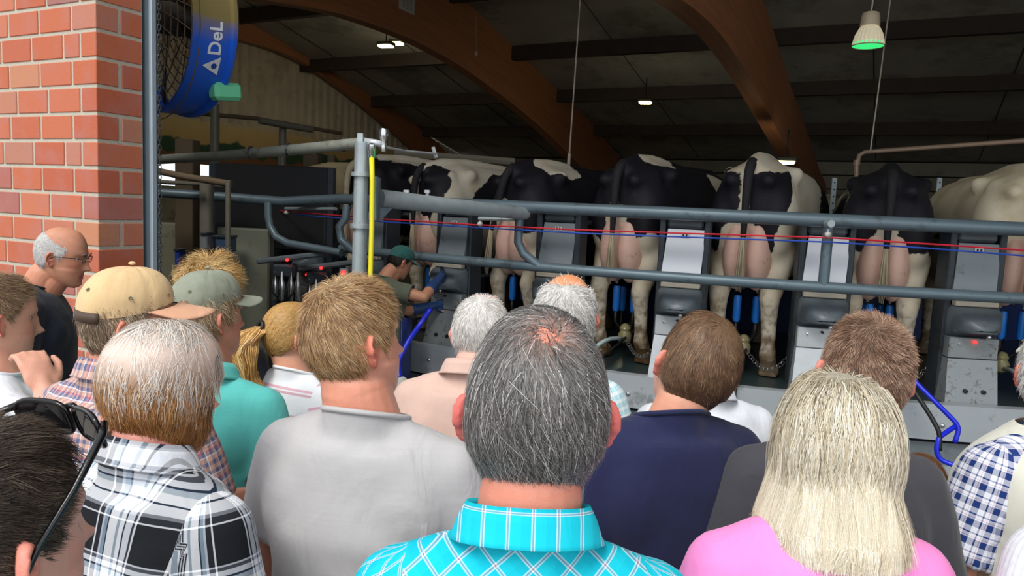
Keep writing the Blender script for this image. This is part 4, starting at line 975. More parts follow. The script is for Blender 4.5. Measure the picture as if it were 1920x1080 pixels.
HT = [(.110, .004, .010, .002), (.107, .022, .028, -.024), (.100, .038, .048, -.046), (.088, .051, .062, -.064), (.072, .061, .074, -.079), (.052, .069, .083, -.090), (.030, .0735, .088, -.0965), (.008, .0755, .088, -.098),
      (-.012, .0755, .087, -.095), (-.032, .074, .087, -.088), (-.050, .071, .086, -.078), (-.066, .067, .085, -.068), (-.082, .061, .085, -.056), (-.096, .053, .085, -.042), (-.108, .043, .083, -.024), (-.118, .031, .078, .0), (-.125, .015, .068, .022)]
def head_mb(det=1.0, nu=56, fat=1.0):
    zs = np.linspace(HT[0][0], HT[-1][0], 64); T = np.array(HT)[::-1]
    g = MB(); rings = []
    for z in zs:
        w = np.interp(z, T[:, 0], T[:, 1]) * (fat if z < 0 else 1); f = np.interp(z, T[:, 0], T[:, 2]); b = np.interp(z, T[:, 0], T[:, 3]); yc = (f * .35 + b * .65) if z > -.05 else (f * .5 + b * .5)
        r = []
        for k in range(nu):
            a = 2 * PI * k / nu; c, s = math.sin(a), math.cos(a)       # a=0 : face front
            ex = .92
            x = w * math.copysign(abs(c) ** ex, c); y = yc + (f - yc if s > 0 else yc - b) * math.copysign(abs(s) ** ex, s)
            if s > 0:
                y += .024 * math.exp(-(x / .0095) ** 2) * (math.exp(-((z + .040) / .012) ** 2) + .62 * math.exp(-((z + .020) / .016) ** 2) + .2 * math.exp(-((z + .0) / .012) ** 2))
                y += .008 * math.exp(-(x / .017) ** 2 - ((z + .043) / .008) ** 2)
                y -= .012 * math.exp(-((abs(x) - .032) / .014) ** 2 - ((z + .002) / .011) ** 2)
                y += .005 * math.exp(-((abs(x) - .028) / .024) ** 2 - ((z - .019) / .008) ** 2)
                y += .005 * math.exp(-(x / .022) ** 2 - ((z + .069) / .005) ** 2) + .006 * math.exp(-(x / .019) ** 2 - ((z + .081) / .006) ** 2)
                y -= .005 * math.exp(-(x / .024) ** 2 - ((z + .0745) / .0028) ** 2)
                y -= .004 * math.exp(-(x / .02) ** 2 - ((z + .092) / .006) ** 2); y += .005 * math.exp(-(x / .02) ** 2 - ((z + .108) / .009) ** 2)
                y += .004 * math.exp(-((abs(x) - .048) / .015) ** 2 - ((z + .028) / .015) ** 2)
            r.append((x, y, z))
        rings.append(r[::-1])
    return g.loft(rings)
def ear_mb(s, big=1.0):
    """auricle: curled helix, hollow concha, lobe"""
    g = MB(); V = []; F = []; nr, na = 7, 28
    out = [(0.0, -.0045), (.28, -.005), (.52, -.002), (.70, .0035), (.84, .0065), (.95, .004), (1.0, -.002)]
    base = Vector((s * .0745, -.006, -.018)); M = Matrix.Rotation(s * R_(24), 3, 'Z') @ Matrix.Rotation(R_(9), 3, 'X')
    def P(q, a, hgt, back):
        ca, sa = math.cos(a), math.sin(a)
        ry = (.0185 if sa > 0 else .0135) * (1 if True else 1); rz = .033 if sa > 0 else .031
        y = ry * ca * q * (1.0 if ca < 0 else .82); z = rz * sa * q
        p = Vector((s * (hgt if not back else -.006 - .001 * q), y - .008, z)) * big
        p.x += s * .014 * (0.5 - ca * .5) * q      # rear edge stands off the head
        return base + M @ p
    for back in (0, 1):
        for q, h in out:
            for k in range(na): V.append(P(q if q > 0 else .02, 2 * PI * k / na, h, back))
    for b in (0, 1):
        for i in range(nr - 1):
            for k in range(na):
                f = (b * nr * na + i * na + k, b * nr * na + i * na + (k + 1) % na, b * nr * na + (i + 1) * na + (k + 1) % na, b * nr * na + (i + 1) * na + k); F.append(f if b == 0 else f[::-1])
        f = tuple(b * nr * na + k for k in range(na)); F.append(f if b else f[::-1])
    for k in range(na): F.append(((nr - 1) * na + k, (nr - 1) * na + (k + 1) % na, (2 * nr - 1) * na + (k + 1) % na, (2 * nr - 1) * na + k))
    g.add(V, F)
    g.limb([base + Vector((-s * .012, .004, .0)), base + Vector((s * .003, -.004, -.002))], [.012, .008], 8)
    return g
# radial map of the bare head
_h = head_mb(); _bv = BVHTree.FromPolygons([Vector(v) for v in _h.v], _h.f)
NT, NP = 96, 64
HC = np.array((0, -.003, 0.0))
RM = np.zeros((NP + 1, NT))
for i in range(NP + 1):
    ph = PI * i / NP
    for k in range(NT):
        a = 2 * PI * k / NT; d = Vector((math.sin(ph) * math.sin(a), math.sin(ph) * math.cos(a), math.cos(ph)))
        h_ = _bv.ray_cast(Vector(HC) + d * .4, -d); RM[i, k] = (h_[0] - Vector(HC)).length if h_[0] else .08
def headR(D):
    D = D / np.linalg.norm(D, axis=-1, keepdims=True)
    ph = np.arccos(np.clip(D[:, 2], -1, 1)) / PI * NP; a = (np.arctan2(D[:, 0], D[:, 1]) % (2 * PI)) / (2 * PI) * NT
    i = np.minimum(ph.astype(int), NP - 1); k = a.astype(int) % NT; fi = ph - i; fk = a - a.astype(int); k2 = (k + 1) % NT
    return (RM[i, k] * (1 - fi) * (1 - fk) + RM[i + 1, k] * fi * (1 - fk) + RM[i, k2] * (1 - fi) * fk + RM[i + 1, k2] * fi * fk)
def hair_mask(P, st):
    """1 inside the hair, fading over the hairline; P in head space"""
    y = P[:, 1]; z = P[:, 2]; fr = st.get('front', 0)
    zm = np.interp(y, [-.1, -.05, -.028, -.012, .012, .028, .05, .095], [st.get('nape', -.088), st.get('nape', -.088) + .01, -.04, .018 - .01, .0 - .02, .012, .045 + fr, .062 + fr])
    if 'low' in st: zm = np.where((np.abs(P[:, 0]) > .04) & (y < .045), np.minimum(zm, st['low']), zm)
    return np.clip((z - zm) / st.get('soft', .010), 0, 1)
def fib(n):
    i = np.arange(n) + .5; ph = np.arccos(1 - 2 * i / n); th = PI * (1 + 5 ** .5) * i
    return np.stack([np.cos(th) * np.sin(ph), np.sin(th) * np.sin(ph), np.cos(ph)], 1)
def make_hair(parent, MH, st, seed, name='hair', root=Vector((0, 0, 0))):
    rs = np.random.RandomState(seed)
    cols = st['cols']; n = st.get('n', 6000); Ls = st.get('len', .03); seg = st.get('seg', 4); w0 = st.get('w', .0011); lift = st.get('lift', .35)
    thick = st.get('thick', .006)
    D = fib(int(n * 2.1)) + rs.normal(0, .012, (int(n * 2.1), 3)); D /= np.linalg.norm(D, axis=1, keepdims=True)
    P = HC + D * headR(D)[:, None]
    mk = hair_mask(P, st); bald = np.ones(len(D))
    for bd, br, bs in st.get('bald', []):
        b = np.array(bd, float); b /= np.linalg.norm(b); an = np.arccos(np.clip(D @ b, -1, 1)); bald *= np.clip((an - br) / bs, st.get('wisp', .05), 1)
    keep = rs.rand(len(D)) < mk * bald
    D, P, mk, bald = D[keep], P[keep], mk[keep], bald[keep]
    m_ = len(D)
    w = np.array(st.get('whorl', (.05, -.62, .78)), float); w /= np.linalg.norm(w)
    ncl = st.get('clumps', 700); cl = rs.normal(0, 1, (ncl, 3)); cd = fib(ncl)
    ci = np.argmax(D @ cd.T, axis=1) if m_ * ncl < 3e7 else rs.randint(0, ncl, m_)
    cj = cl[ci] * st.get('cj', .25) + rs.normal(0, 1, (m_, 3)) * st.get('jit', .12)
    L = Ls * (1 + rs.normal(0, st.get('lvar', .18), m_)); z = P[:, 2]
    if 'len_low' in st: L *= np.interp(z, [-.09, -.02, .06], [st['len_low'], (st['len_low'] + 1) / 2, 1])
    if 'len_top' in st: L *= np.interp(z, [.03, .09], [1, st['len_top']])
    L = L * (.35 + .65 * np.clip(mk * 1.5, 0, 1)) * (.5 + .5 * bald)
    if 'zend' in st: L = (.125 * np.arcsin(np.clip(P[:, 2] / .108, -.0, 1)) + np.minimum(P[:, 2], 0) - st['zend']) * (1 + np.abs(rs.normal(0, .10, m_)) * -1 + .06)
    comb = np.array(st.get('comb', (0, 0, 0)), float); grav = st.get('grav', .25); swirl = st.get('swirl', .35); curl = st.get('curl', 0)
    p = P.copy(); pts = [p.copy()]; off = rs.rand(m_) * thick + .001
    if 'zmax' in st: off *= np.where(z > st['zmax'], .3, 1)
    ph0 = rs.rand(ncl)[ci] * 6.28 + rs.rand(m_) * .8
    hg = off * .5; zr_ = rs.normal(0, .012, m_)
    for i in range(seg):
        d = p - HC; rr = np.linalg.norm(d, axis=1, keepdims=True); d = d / rr
        t = (d @ w)[:, None] * d - w; tl = np.linalg.norm(t, axis=1, keepdims=True); t = t / np.maximum(tl, .15)
        t = t + swirl * np.cross(d, t) + comb + grav * np.array((0, 0, -1.0)) * (1 + i * st.get('gi', .3)) + cj
        if curl:
            a = ph0 + i * st.get('cf', 1.2); s1 = np.cross(d, np.array((0, 0, 1.0))); t = t + curl * (np.cos(a)[:, None] * s1 + .6 * np.sin(a)[:, None] * d)
        hang = st.get('hang', None)
        if hang is not None:
            h = np.clip((hang - p[:, 2]) / .03, 0, 1)[:, None]; wv_ = (st.get('curl', 0) * .55 * np.cos(ph0 + i * st.get('cf', 1.2)))[:, None] * np.cross(d, np.array((0, 0, 1.0)))
            t = t * (1 - h) + h * (np.array((0, 0, -1.0)) + cj * .45 + wv_ + np.array(st.get('hdir', (0, 0, 0))) - np.clip((-.05 - p[:, 2]) / .1, 0, 1)[:, None] * st.get('inw', .0) * np.stack([p[:, 0], p[:, 1], 0 * p[:, 0]], 1) / .1)
        if hang is None: t = t - d * (t * d).sum(1, keepdims=True)
        else:
            tt = t - d * (t * d).sum(1, keepdims=True); t = tt * (1 - h) + t * h
        t /= np.linalg.norm(t, axis=1, keepdims=True)
        lf = lift * (.5 + rs.rand(m_)) if np.isscalar(lift) else lift
        if 'lift_top' in st: lf = lf * np.interp(z, [.02, .085], [1, st['lift_top']])
        up_ = np.sin(lf) * (1 - st.get('fall', .8) * i / seg)
        hg = hg + L / seg * up_
        p = p + t * (L / seg)[:, None]
        d = p - HC; r = np.linalg.norm(d, axis=1); Rt = headR(d / r[:, None]) + np.maximum(hg, .0008)
        wgt = 1.0 if hang is None else (1 - h[:, 0])
        p = HC + d / r[:, None] * (r * (1 - wgt) + Rt * wgt)[:, None]
        d = p - HC; r = np.linalg.norm(d, axis=1); R0 = headR(d / r[:, None]) + off * (.25 if hang is None else 1)
        fixm = r < R0
        if hang is not None: fixm &= (p[:, 2] > -.09)
        p = np.where(fixm[:, None], HC + d / r[:, None] * R0[:, None], p)
        if 'shell' in st:   # hanging hair keeps outside the neck and shoulders
            rx, ry, yc = st['shell']; gg = 1 + st.get('grow', 0) * np.clip((-.03 - p[:, 2]) / .09, 0, 1); rx = rx * gg; ry = ry * gg; q = np.sqrt((p[:, 0] / rx) ** 2 + ((p[:, 1] - yc) / ry) ** 2); low = (p[:, 2] < -.02) & (q < 1)
            sc_ = np.where(low, 1 / np.maximum(q, .2), 1) * 1.0; k_ = np.clip(sc_, 1, 1.25); p[:, 0] *= k_; p[:, 1] = (p[:, 1] - yc) * k_ + yc
        if 'zend' in st: p[:, 2] = np.maximum(p[:, 2], st['zend'] + zr_)
        pts.append(p.copy())
    pts = np.stack(pts, 1)                                     # m, seg+1, 3
    tg = np.gradient(pts, axis=1); dd = pts - HC
    if st.get('hang') is not None: dd[:, :, 2] *= .25
    if 1:  dd /= np.linalg.norm(dd, axis=2, keepdims=True)
    sd = np.cross(tg, dd); sd /= np.maximum(np.linalg.norm(sd, axis=2, keepdims=True), 1e-6)
    an = rs.uniform(-.6, .6, m_)[:, None, None]; sd = sd * np.cos(an) + dd * np.sin(an)
    wd = np.linspace(1, .25, seg + 1) ** .8 * w0; wd = wd[None, :, None] * (.7 + .6 * rs.rand(m_))[:, None, None]
    V = np.stack([pts - sd * wd / 2, pts + sd * wd / 2], 2).reshape(-1, 3)
    b = np.arange(m_)[:, None] * 2 * (seg + 1) + np.arange(seg)[None, :] * 2; b = b.ravel(); F = np.stack([b, b + 1, b + 3, b + 2], 1)
    cw = np.array([c[1] for c in cols], float); cw /= cw.sum(); ca = np.array([srgb(c[0]) for c in cols])
    zone = rs.rand(m_) * .55 + .45 * (rs.rand(ncl)[ci]); 
    idx = np.searchsorted(np.cumsum(cw), np.clip(zone, 0, .9999)) if not st.get('rnd') else rs.choice(len(cols), m_, p=cw)
    col = ca[np.clip(idx, 0, len(cols) - 1)].copy()
    if 'zones' in st:
        for fn, hexc, amt in st['zones']:
            q = (rs.rand(m_) < fn(P) * amt); col[q] = np.array(srgb(hexc))
    col[:, :3] *= (1 + rs.normal(0, st.get('cvar', .16), m_))[:, None]
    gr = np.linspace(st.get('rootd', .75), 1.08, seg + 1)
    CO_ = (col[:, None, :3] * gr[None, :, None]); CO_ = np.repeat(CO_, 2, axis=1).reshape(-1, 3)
    # close undercoat following the scalp
    nu, nv = 110, 64; CV = []; CC = []; CF = []; G = np.zeros((nv + 1, nu, 3))
    for i in range(nv + 1):
        ph = max(.001, 2.75 * i / nv); a = 2 * PI * np.arange(nu) / nu
        G[i] = np.stack([math.sin(ph) * np.sin(a), math.sin(ph) * np.cos(a), np.full(nu, math.cos(ph))], 1)
    Gd = G.reshape(-1, 3); Rg = headR(Gd); Pg = HC + Gd * Rg[:, None]; mg = hair_mask(Pg, st)
    bl = np.ones(len(Gd)); ears_=0
    for bd, br, bs in st.get('bald', []):
        b_ = np.array(bd, float); b_ /= np.linalg.norm(b_); an_ = np.arccos(np.clip(Gd @ b_, -1, 1)); bl *= np.clip((an_ - br) / bs, 0, 1)
    mg2 = mg * (np.maximum(bl, .15) if 'blend' in st else bl)
    o_ = mg2 * thick * st.get('cap', .65) + .0012 * rs.rand(len(Gd)) - .003 * (mg2 < .35)
    Pc = HC + Gd * (Rg + o_)[:, None]
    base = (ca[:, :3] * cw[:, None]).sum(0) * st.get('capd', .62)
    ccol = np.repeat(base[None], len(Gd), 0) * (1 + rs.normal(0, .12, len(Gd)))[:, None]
    if 'blend' in st:
        k3 = np.clip(1 - bl * 1.1, 0, 1)[:, None] * st.get('bamt', .85); ccol = ccol * (1 - k3) + np.array(srgb(st['blend']))[None, :3] * k3
    if 'czone' in st:
        k4 = st['czone'][0](Pg)[:, None]; ccol = ccol * (1 - k4) + np.array(srgb(st['czone'][1]))[None, :3] * k4
    keepf = []
    for i in range(nv):
        for k in range(nu):
            f = (i * nu + k, (i + 1) * nu + k, (i + 1) * nu + (k + 1) % nu, i * nu + (k + 1) % nu)
            if min(mg2[f[0]], mg2[f[1]], mg2[f[2]], mg2[f[3]]) > .02: keepf.append(f)
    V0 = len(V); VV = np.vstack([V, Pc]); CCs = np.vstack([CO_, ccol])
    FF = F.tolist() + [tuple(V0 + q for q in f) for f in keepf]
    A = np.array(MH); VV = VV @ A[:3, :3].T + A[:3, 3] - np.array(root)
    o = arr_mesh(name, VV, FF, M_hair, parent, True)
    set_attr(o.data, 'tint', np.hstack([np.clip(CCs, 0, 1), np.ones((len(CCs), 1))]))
    return o

def hand_mb(W, D, Nn, s, curl=.5, sc=1.0):
    """W wrist point, D hand direction, Nn palm normal (palm side), s=+1 right hand"""
    D = D.normalized(); Nn = (Nn - D * Nn.dot(D)).normalized(); X = D.cross(Nn).normalized() * s * -1
    g = MB(); k = sc
    M = Matrix((X, D, -Nn)).transposed()
    g.ell(W + D * .048 * k, (.040 * k, .052 * k, .016 * k), M); g.ell(W + D * .07 * k, (.041 * k, .022 * k, .0145 * k), M); g.limb([W - D * .02, W + D * .03 * k], [.027 * k, .022 * k])
    for j, (x, ln) in enumerate(((-.030, .062), (-.010, .075), (.011, .080), (.031, .070))):
        c = curl * (1 + .15 * (3 - j) / 3); p = W + X * x * k * -1 + D * .082 * k; q = [W + X * x * k * -.8 + D * .05 * k, p]; a = c * .5
        for f_ in (.42, .33, .25):
            dr = D * math.cos(a) + Nn * math.sin(a); p = p + dr * ln * f_ * k; q.append(p); a += c
        g.limb(q, [.0095 * k, .0095 * k, .0088 * k, .0080 * k, .0068 * k], 10)
    t0 = W + X * .028 * k + D * .02 * k; t1 = W + X * .05 * k + D * .045 * k + Nn * .012 * k; t2 = t1 + (D * .75 + X * .35 + Nn * .35).normalized() * .034 * k; t3 = t2 + (D * .9 + Nn * .4 - X * .1).normalized() * .026 * k
    g.limb([t0, t1, t2, t3], [.015 * k, .0125 * k, .0105 * k, .0085 * k], 10)
    return g

PEOPLE = []
def person(label, hp, yaw=0, pitch=0, roll=0, tyaw=0, hoff=(0, .03, .165), sc=1.0, wide=1.0, fat=1.0, tone='#d99f86', ear='#d77866', sleeve=.62, shirt=None, collar=None, collar_m=None,
           shirt_label=None, hair=None, seed=1, armL=None, armR=None, vox=.005, curlL=.5, curlR=.5, trouser=None, lips='#b8665a', scalp=None, neckr=.058, fold=.004, earbig=1.0, shirt_len=.86, headfat=1.0, shrug=0.0, cham=.0, name='person', group=None):
    MH = Matrix.Translation(hp) @ Matrix.Rotation(-R_(yaw), 4, 'Z') @ Matrix.Rotation(-R_(pitch), 4, 'X') @ Matrix.Rotation(R_(roll), 4, 'Y')
    HS = MH @ Matrix.Scale(sc if sc < 1 else 1.0, 4)
    nb = hp - Vector(hoff)                                    # neck base (nape of the torso)
    H = nb.z / 1.475                                          # torso scale in height
    wx = sc * wide
    RT = Matrix.Rotation(-R_(tyaw), 3, 'Z')
    foot = Vector((nb.x, nb.y, 0)) + RT @ Vector((0, .02, 0))
    root = thing(name, foot, label, 'person', group)
    def T(x, y, z): return RT @ Vector((x * wx, y * wx, z * H)) + Vector((0, 0, 0))
    def ringT(z, hw, hd, yc=0, e=.85, add=0):
        r = []
        for k in range(28):
            a = 2 * PI * k / 28; c, s = math.cos(a), math.sin(a)
            x = (hw + add / wx) * math.copysign(abs(c) ** e, c); y = yc + (hd * (fat if z < 1.35 else 1) + add / wx) * math.copysign(abs(s) ** e, s); r.append(T(x, y, z))
        return r
    TR = [(.86, .160, .115, 0), (.95, .168, .12, 0), (1.05, .155 + .02 * (fat - 1), .11, .005), (1.16, .158, .112, .005), (1.28, .166, .118, .005), (1.36, .168, .11, -.002), (1.41, .155, .092, -.01), (1.445, .115, .075, -.018), (1.47, .075, .062, -.015)]
    S = {}; 
    for s_ in (-1, 1): S[s_] = T(s_ * .166, -.005, 1.39 + shrug)
    def torso(add, g):
        g.loft([ringT(z, hw, hd, yc, .85, add) for z, hw, hd, yc in TR])
        for s_ in (-1, 1):
            g.limb([T(s_ * .035, -.018, 1.445), T(s_ * .10, -.015, 1.418 + shrug * .4), S[s_] + Vector((0, 0, -.004))], [.047 + add, .052 + add, .056 + add])
            g.ell(T(s_ * .09, -.05, 1.31), (.085 * wx + add, .07 * wx + add, .11 * H + add), RT)
            g.ell(T(s_ * .085, .06, 1.29), (.08 * wx + add, .06 * wx + add, .08 * H + add), RT)
    arms = {}
    for s_, spec in ((-1, armL), (1, armR)):
        if spec is None: spec = ((s_ * .245, -.02, 1.10), (s_ * .245, .10, .87))
        e_, w_ = [(T(*q) if not isinstance(q, Vector) else q - foot) for q in spec[:2]]; arms[s_] = (S[s_], e_, w_)
    # --- body, one mesh: fine head and neck, arms with hands; coarser trunk and legs
    Hl = HS.copy(); Hl.translation = hp - foot
    nbl = nb - foot
    gh = MB(); 
    for part in (head_mb(fat=headfat), ear_mb(1, earbig), ear_mb(-1, earbig)):
        gh.add([Hl @ Vector(v) for v in part.v], part.f)
    sk = Hl @ Vector((0, -.018, -.055)); sk2 = Hl @ Vector((0, .005, -.075))
    gh.limb([sk, (sk * .5 + nbl * .5) + RT @ Vector((0, .002, 0)), nbl + RT @ Vector((0, .014, -.03))], [.054 * sc, neckr * sc, neckr * 1.1 * sc], 20)
    gh.limb([sk2, nbl + RT @ Vector((0, .035, -.05))], [.050 * sc, neckr * .95 * sc], 18)
    gh.limb([nbl + RT @ Vector((-.04, 0, -.04)), nbl + RT @ Vector((.04, 0, -.04))], [.05, .05])
    meh = remesh(gh, vox, 2, .5)
    gb = MB(); torso(-.010, gb); gb.limb([nbl + Vector((0, 0, -.12)), nbl + Vector((0, 0, -.02))], [.07, neckr])
    for s_ in (-1, 1):
        gb.limb([T(s_ * .09, 0, .90), T(s_ * .10, .015, .50), T(s_ * .105, -.02, .09)], [.098 * fat ** .5, .062, .042])
        gb.limb([T(s_ * .105, -.03, .045), T(s_ * .115, .13, .035)], [.042, .032])
    meb = remesh(gb, .016, 3)
    ga = MB()
    for s_ in (-1, 1):
        a, b_, c_ = arms[s_]; q = 1.0 * (.5 + .5 * fat) * sc
        ga.limb([a, a.lerp(b_, .5), b_, b_.lerp(c_, .25), c_], [.054 * q, .047 * q, .038 * q, .041 * q, .027 * q], 14)
        spec = armL if s_ < 0 else armR; dr = (c_ - b_).normalized(); nn = RT @ Vector((-s_, .2, 0))
        if spec is not None and len(spec) > 2: dr = spec[2]; nn = spec[3]
        hm = hand_mb(c_, dr, nn, s_, curlL if s_ < 0 else curlR, .97 * sc); ga.add(hm.v, hm.f)
    mea = remesh(ga, min(vox * 1.25, .0072), 2, .4)
    body = merge_meshes([meh, meb, mea]); 
    V = np_verts(body); col = np.tile(np.array(srgb(tone)), (len(V), 1))
    A = np.linalg.inv(np.array(Hl)); Q = V @ A[:3, :3].T + A[:3, 3]
    near = np.abs(Q).max(1) < .2
    em = near & (np.abs(Q[:, 0]) > .0775) & (np.abs(Q[:, 2] + .02) < .05) & (np.abs(Q[:, 1] + .01) < .045)
    ec = np.array(srgb(ear)); col[em] = ec * .85 + .15 * col[em]
    lm = near & (np.abs(Q[:, 0]) < .025) & (np.abs(Q[:, 2] + .075) < .009) & (Q[:, 1] > .078); col[lm] = np.array(srgb(lips))
    ck = near & (Q[:, 1] > .04); w_ = np.exp(-((np.abs(Q[:, 0]) - .045) / .02) ** 2 - ((Q[:, 2] + .03) / .022) ** 2) * ck; col[:, 1] *= 1 - .2 * w_; col[:, 2] *= 1 - .2 * w_
    nk = near & (Q[:, 2] < -.08) & (Q[:, 1] < 0.02); col[nk, 1] *= .93; col[nk, 2] *= .9
    if scalp:
        sm = near & (Q[:, 2] > .045); k_ = np.clip((Q[:, 2] - .045) / .03, 0, 1)[:, None]; col = np.where(sm[:, None], col * (1 - k_) + np.array(srgb(scalp)) * k_, col)
    set_attr(body, 'tint', col)
    link('body', body, M_skin, root, True)
    for s_ in (-1, 1):
        eh = _bv.ray_cast(Vector((s_ * .032, .3, -.002)), Vector((0, -1, 0)))[0].y
        c_ = Hl @ Vector((s_ * .032, eh - .0088, -.002)); e_ = MB().ell(c_, (.0118,) * 3, nu=12, nv=8).build('eye', EYEW, root, True)
        MB().ell(c_ + (Hl.to_3x3() @ Vector((0, .0075, 0))), (.006,) * 3, nu=10, nv=6).build('iris', IRIS, e_, True)
    # --- trousers
    gt = MB(); gt.loft([ringT(z, hw, hd, 0, .85, .014) for z, hw, hd in ((.80, .165, .115), (.90, .170, .122), (.985, .162, .113))])
    for s_ in (-1, 1): gt.limb([T(s_ * .092, 0, .86), T(s_ * .10, .015, .50), T(s_ * .105, -.02, .11)], [.105 * fat ** .5 + .01, .08, .065])
    met = remesh(gt, .018, 3); link('trousers', met, trouser or M_jeans, root, True)
    for s_ in (-1, 1):
        g = MB(); g.limb([T(s_ * .105, -.045, .052), T(s_ * .108, .04, .055), T(s_ * .118, .15, .042)], [.048, .046, .040]); 
        me = remesh(g, .014, 2); v = np_verts(me); v[:, 2] = np.maximum(v[:, 2], .0); me.vertices.foreach_set('co', v.astype(np.float32).ravel()); link('shoe', me, M_rubber, root, True)
    # --- shirt
    so = None
    if shirt:
        gs = MB(); loose = .014
        gs.loft([ringT(z, hw, hd, yc, .85, loose + .006) for z, hw, hd, yc in TR[:-1]] )
        for s_ in (-1, 1):
            gs.limb([T(s_ * .030, -.018, 1.450), T(s_ * .10, -.015, 1.418 + shrug * .4), S[s_] + Vector((0, 0, -.004))], [.050, .052 + .010, .056 + .010])
            gs.ell(T(s_ * .09, -.05, 1.31), (.085 * wx + loose, .07 * wx + loose, .11 * H + loose), RT)
            gs.ell(T(s_ * .085, .06, 1.29), (.08 * wx + loose, .06 * wx + loose, .08 * H + loose), RT)
            a, b_, c_ = arms[s_]
            if sleeve <= 1: p1 = a.lerp(b_, sleeve); gs.limb([a, a.lerp(b_, sleeve * .4)], [.054 + .012, .062 + .008 * fat]); gs.tube([a.lerp(b_, sleeve * .35), a.lerp(b_, sleeve * .7), p1], [.060 + .009 * fat, .062 + .008 * fat, .064 + .010], 20)
            else: gs.limb([a, b_, b_.lerp(c_, .9)], [.066, .052, .04])
        gs.tube([nbl + Vector((0, .01, -.07)), nbl + Vector((0, .004, .0)), nbl + Vector((0, 0, .075))], [.088 * sc, neckr * 1.22 * sc, neckr * 1.10 * sc], 24)
        ms = remesh(gs, .012, 4, .5)
        bm = bmesh.new(); bm.from_mesh(ms)
        upn = (RT @ Vector((0, .30 if collar != 'crew_low' else .38, 0)) + Vector((0, 0, 1))).normalized()
        # neckline: plane leaning forward
        pc = nbl + RT @ Vector((0, -.05, (.030 if collar != 'shirt' else .034))); fs = [f for f in bm.faces if (f.calc_center_median() - nbl).length < .17 and (f.calc_center_median() - nbl).xy.length < .098]
        ge = list({e for f in fs for e in f.edges} | {v for f in fs for v in f.verts}) + fs
        bmesh.ops.bisect_plane(bm, geom=ge, plane_co=pc, plane_no=upn, clear_outer=True)
        if sleeve <= 1:
            for s_ in (-1, 1):
                a, b_, c_ = arms[s_]; dr = (b_ - a).normalized(); pc = a.lerp(b_, sleeve); bm.normal_update(); fs = [f for f in bm.faces if (f.calc_center_median() - pc).length < .078 and abs((f.calc_center_median() - pc).dot(dr)) < .03 and f.normal.dot(dr) > .55]
                bmesh.ops.delete(bm, geom=fs, context='FACES')
        bmesh.ops.bisect_plane(bm, geom=list(bm.faces) + list(bm.edges) + list(bm.verts), plane_co=(0, 0, shirt_len * H + .03), plane_no=(0, 0, -1), clear_outer=True)
        for s_ in (-1, 1):
            bmesh.ops.bisect_plane(bm, geom=list(bm.faces) + list(bm.edges) + list(bm.verts), plane_co=RT @ Vector((s_ * .160 * wx, 0, 0)), plane_no=RT @ Vector((s_, 0, 0)))
        bm.to_mesh(ms); bm.free()
        V = np_verts(ms); I = np.array(RT.inverted()); Lc = V @ I.T
        nrm = np.empty(len(V) * 3, dtype=np.float32); ms.vertices.foreach_get('normal', nrm); nrm = nrm.reshape(-1, 3)
        # cloth folds
        if fold:
            dz_ = np.array([noise.noise(Vector((l[0] * 5 + l[2] * 2.2 + seed, l[1] * 6, l[2] * 4.4 - l[0] * 2.5))) + .6 * noise.noise(Vector((l[0] * 9 + seed * 3, l[1] * 9, l[2] * 17 + l[0] * 9))) * max(.15, min(1, (1.42 * H - l[2]) * 3)) for l in Lc])
            V = V + nrm * (np.clip(dz_, -1, 1) * fold * 1.6)[:, None]
            ms.vertices.foreach_set('co', V.astype(np.float32).ravel())
        UVc = np.stack([Lc[:, 0] + np.where(Lc[:, 1] > 0, .013, 0) * 0, Lc[:, 2] - .25 * np.abs(Lc[:, 1]), np.zeros(len(V))], 1)
        UVs = []
        for s_ in (-1, 1):
            a, b_, c_ = arms[s_]; dr = (b_ - a); ln = dr.length; dr = dr / ln; q = V - np.array(a); t_ = q @ np.array(dr); rad = q - t_[:, None] * np.array(dr)
            ml = (t_ > -.08) & (t_ < ln * 1.2) & (np.linalg.norm(rad, axis=1) < .105)
            e1 = np.array((RT @ Vector((0, 1, 0)))); e2 = np.cross(np.array(dr), e1); an = np.arctan2(rad @ e2, rad @ e1)
            UVs.append((s_, ml, np.stack([an * .068, -t_, np.zeros(len(V))], 1)))
        nl = len(ms.loops); lv = np.empty(nl, dtype=np.int32); ms.loops.foreach_get('vertex_index', lv); npoly = len(ms.polygons); lt = np.empty(npoly, dtype=np.int32); ms.polygons.foreach_get('loop_total', lt)
        lf = np.repeat(np.arange(npoly), lt); fc_ = np.empty(npoly * 3, dtype=np.float32); ms.polygons.foreach_get('center', fc_); fc_ = fc_.reshape(-1, 3) @ I.T
        LU = UVc[lv]
        for s_, ml, U_ in UVs:
            fm = np.ones(npoly, bool); np.logical_and.at(fm, lf, ml[lv]); fm &= (s_ * fc_[:, 0] > .160 * wx) & (fc_[:, 2] > 1.0 * H); lm_ = fm[lf]
            a_ = U_[lv][lm_]; LU[lm_] = a_
        at_ = ms.attributes.new('cloth', 'FLOAT_VECTOR', 'CORNER'); at_.data.foreach_set('vector', np.ascontiguousarray(LU, dtype=np.float32).ravel())
        so = link('shirt', ms, shirt, root, True); sm = so.modifiers.new('thickness', 'SOLIDIFY'); sm.thickness = .0035; sm.offset = -1
        if shirt_label: so['label'] = shirt_label
        # collar / neckband
        th = np.linspace(0, 2 * PI, 41)[:-1]; V = []; UVb = []
        tilt = .30
        nrx = .070 * sc * (1.0 if wide < 1.1 else 1.06); nry = .066 * sc
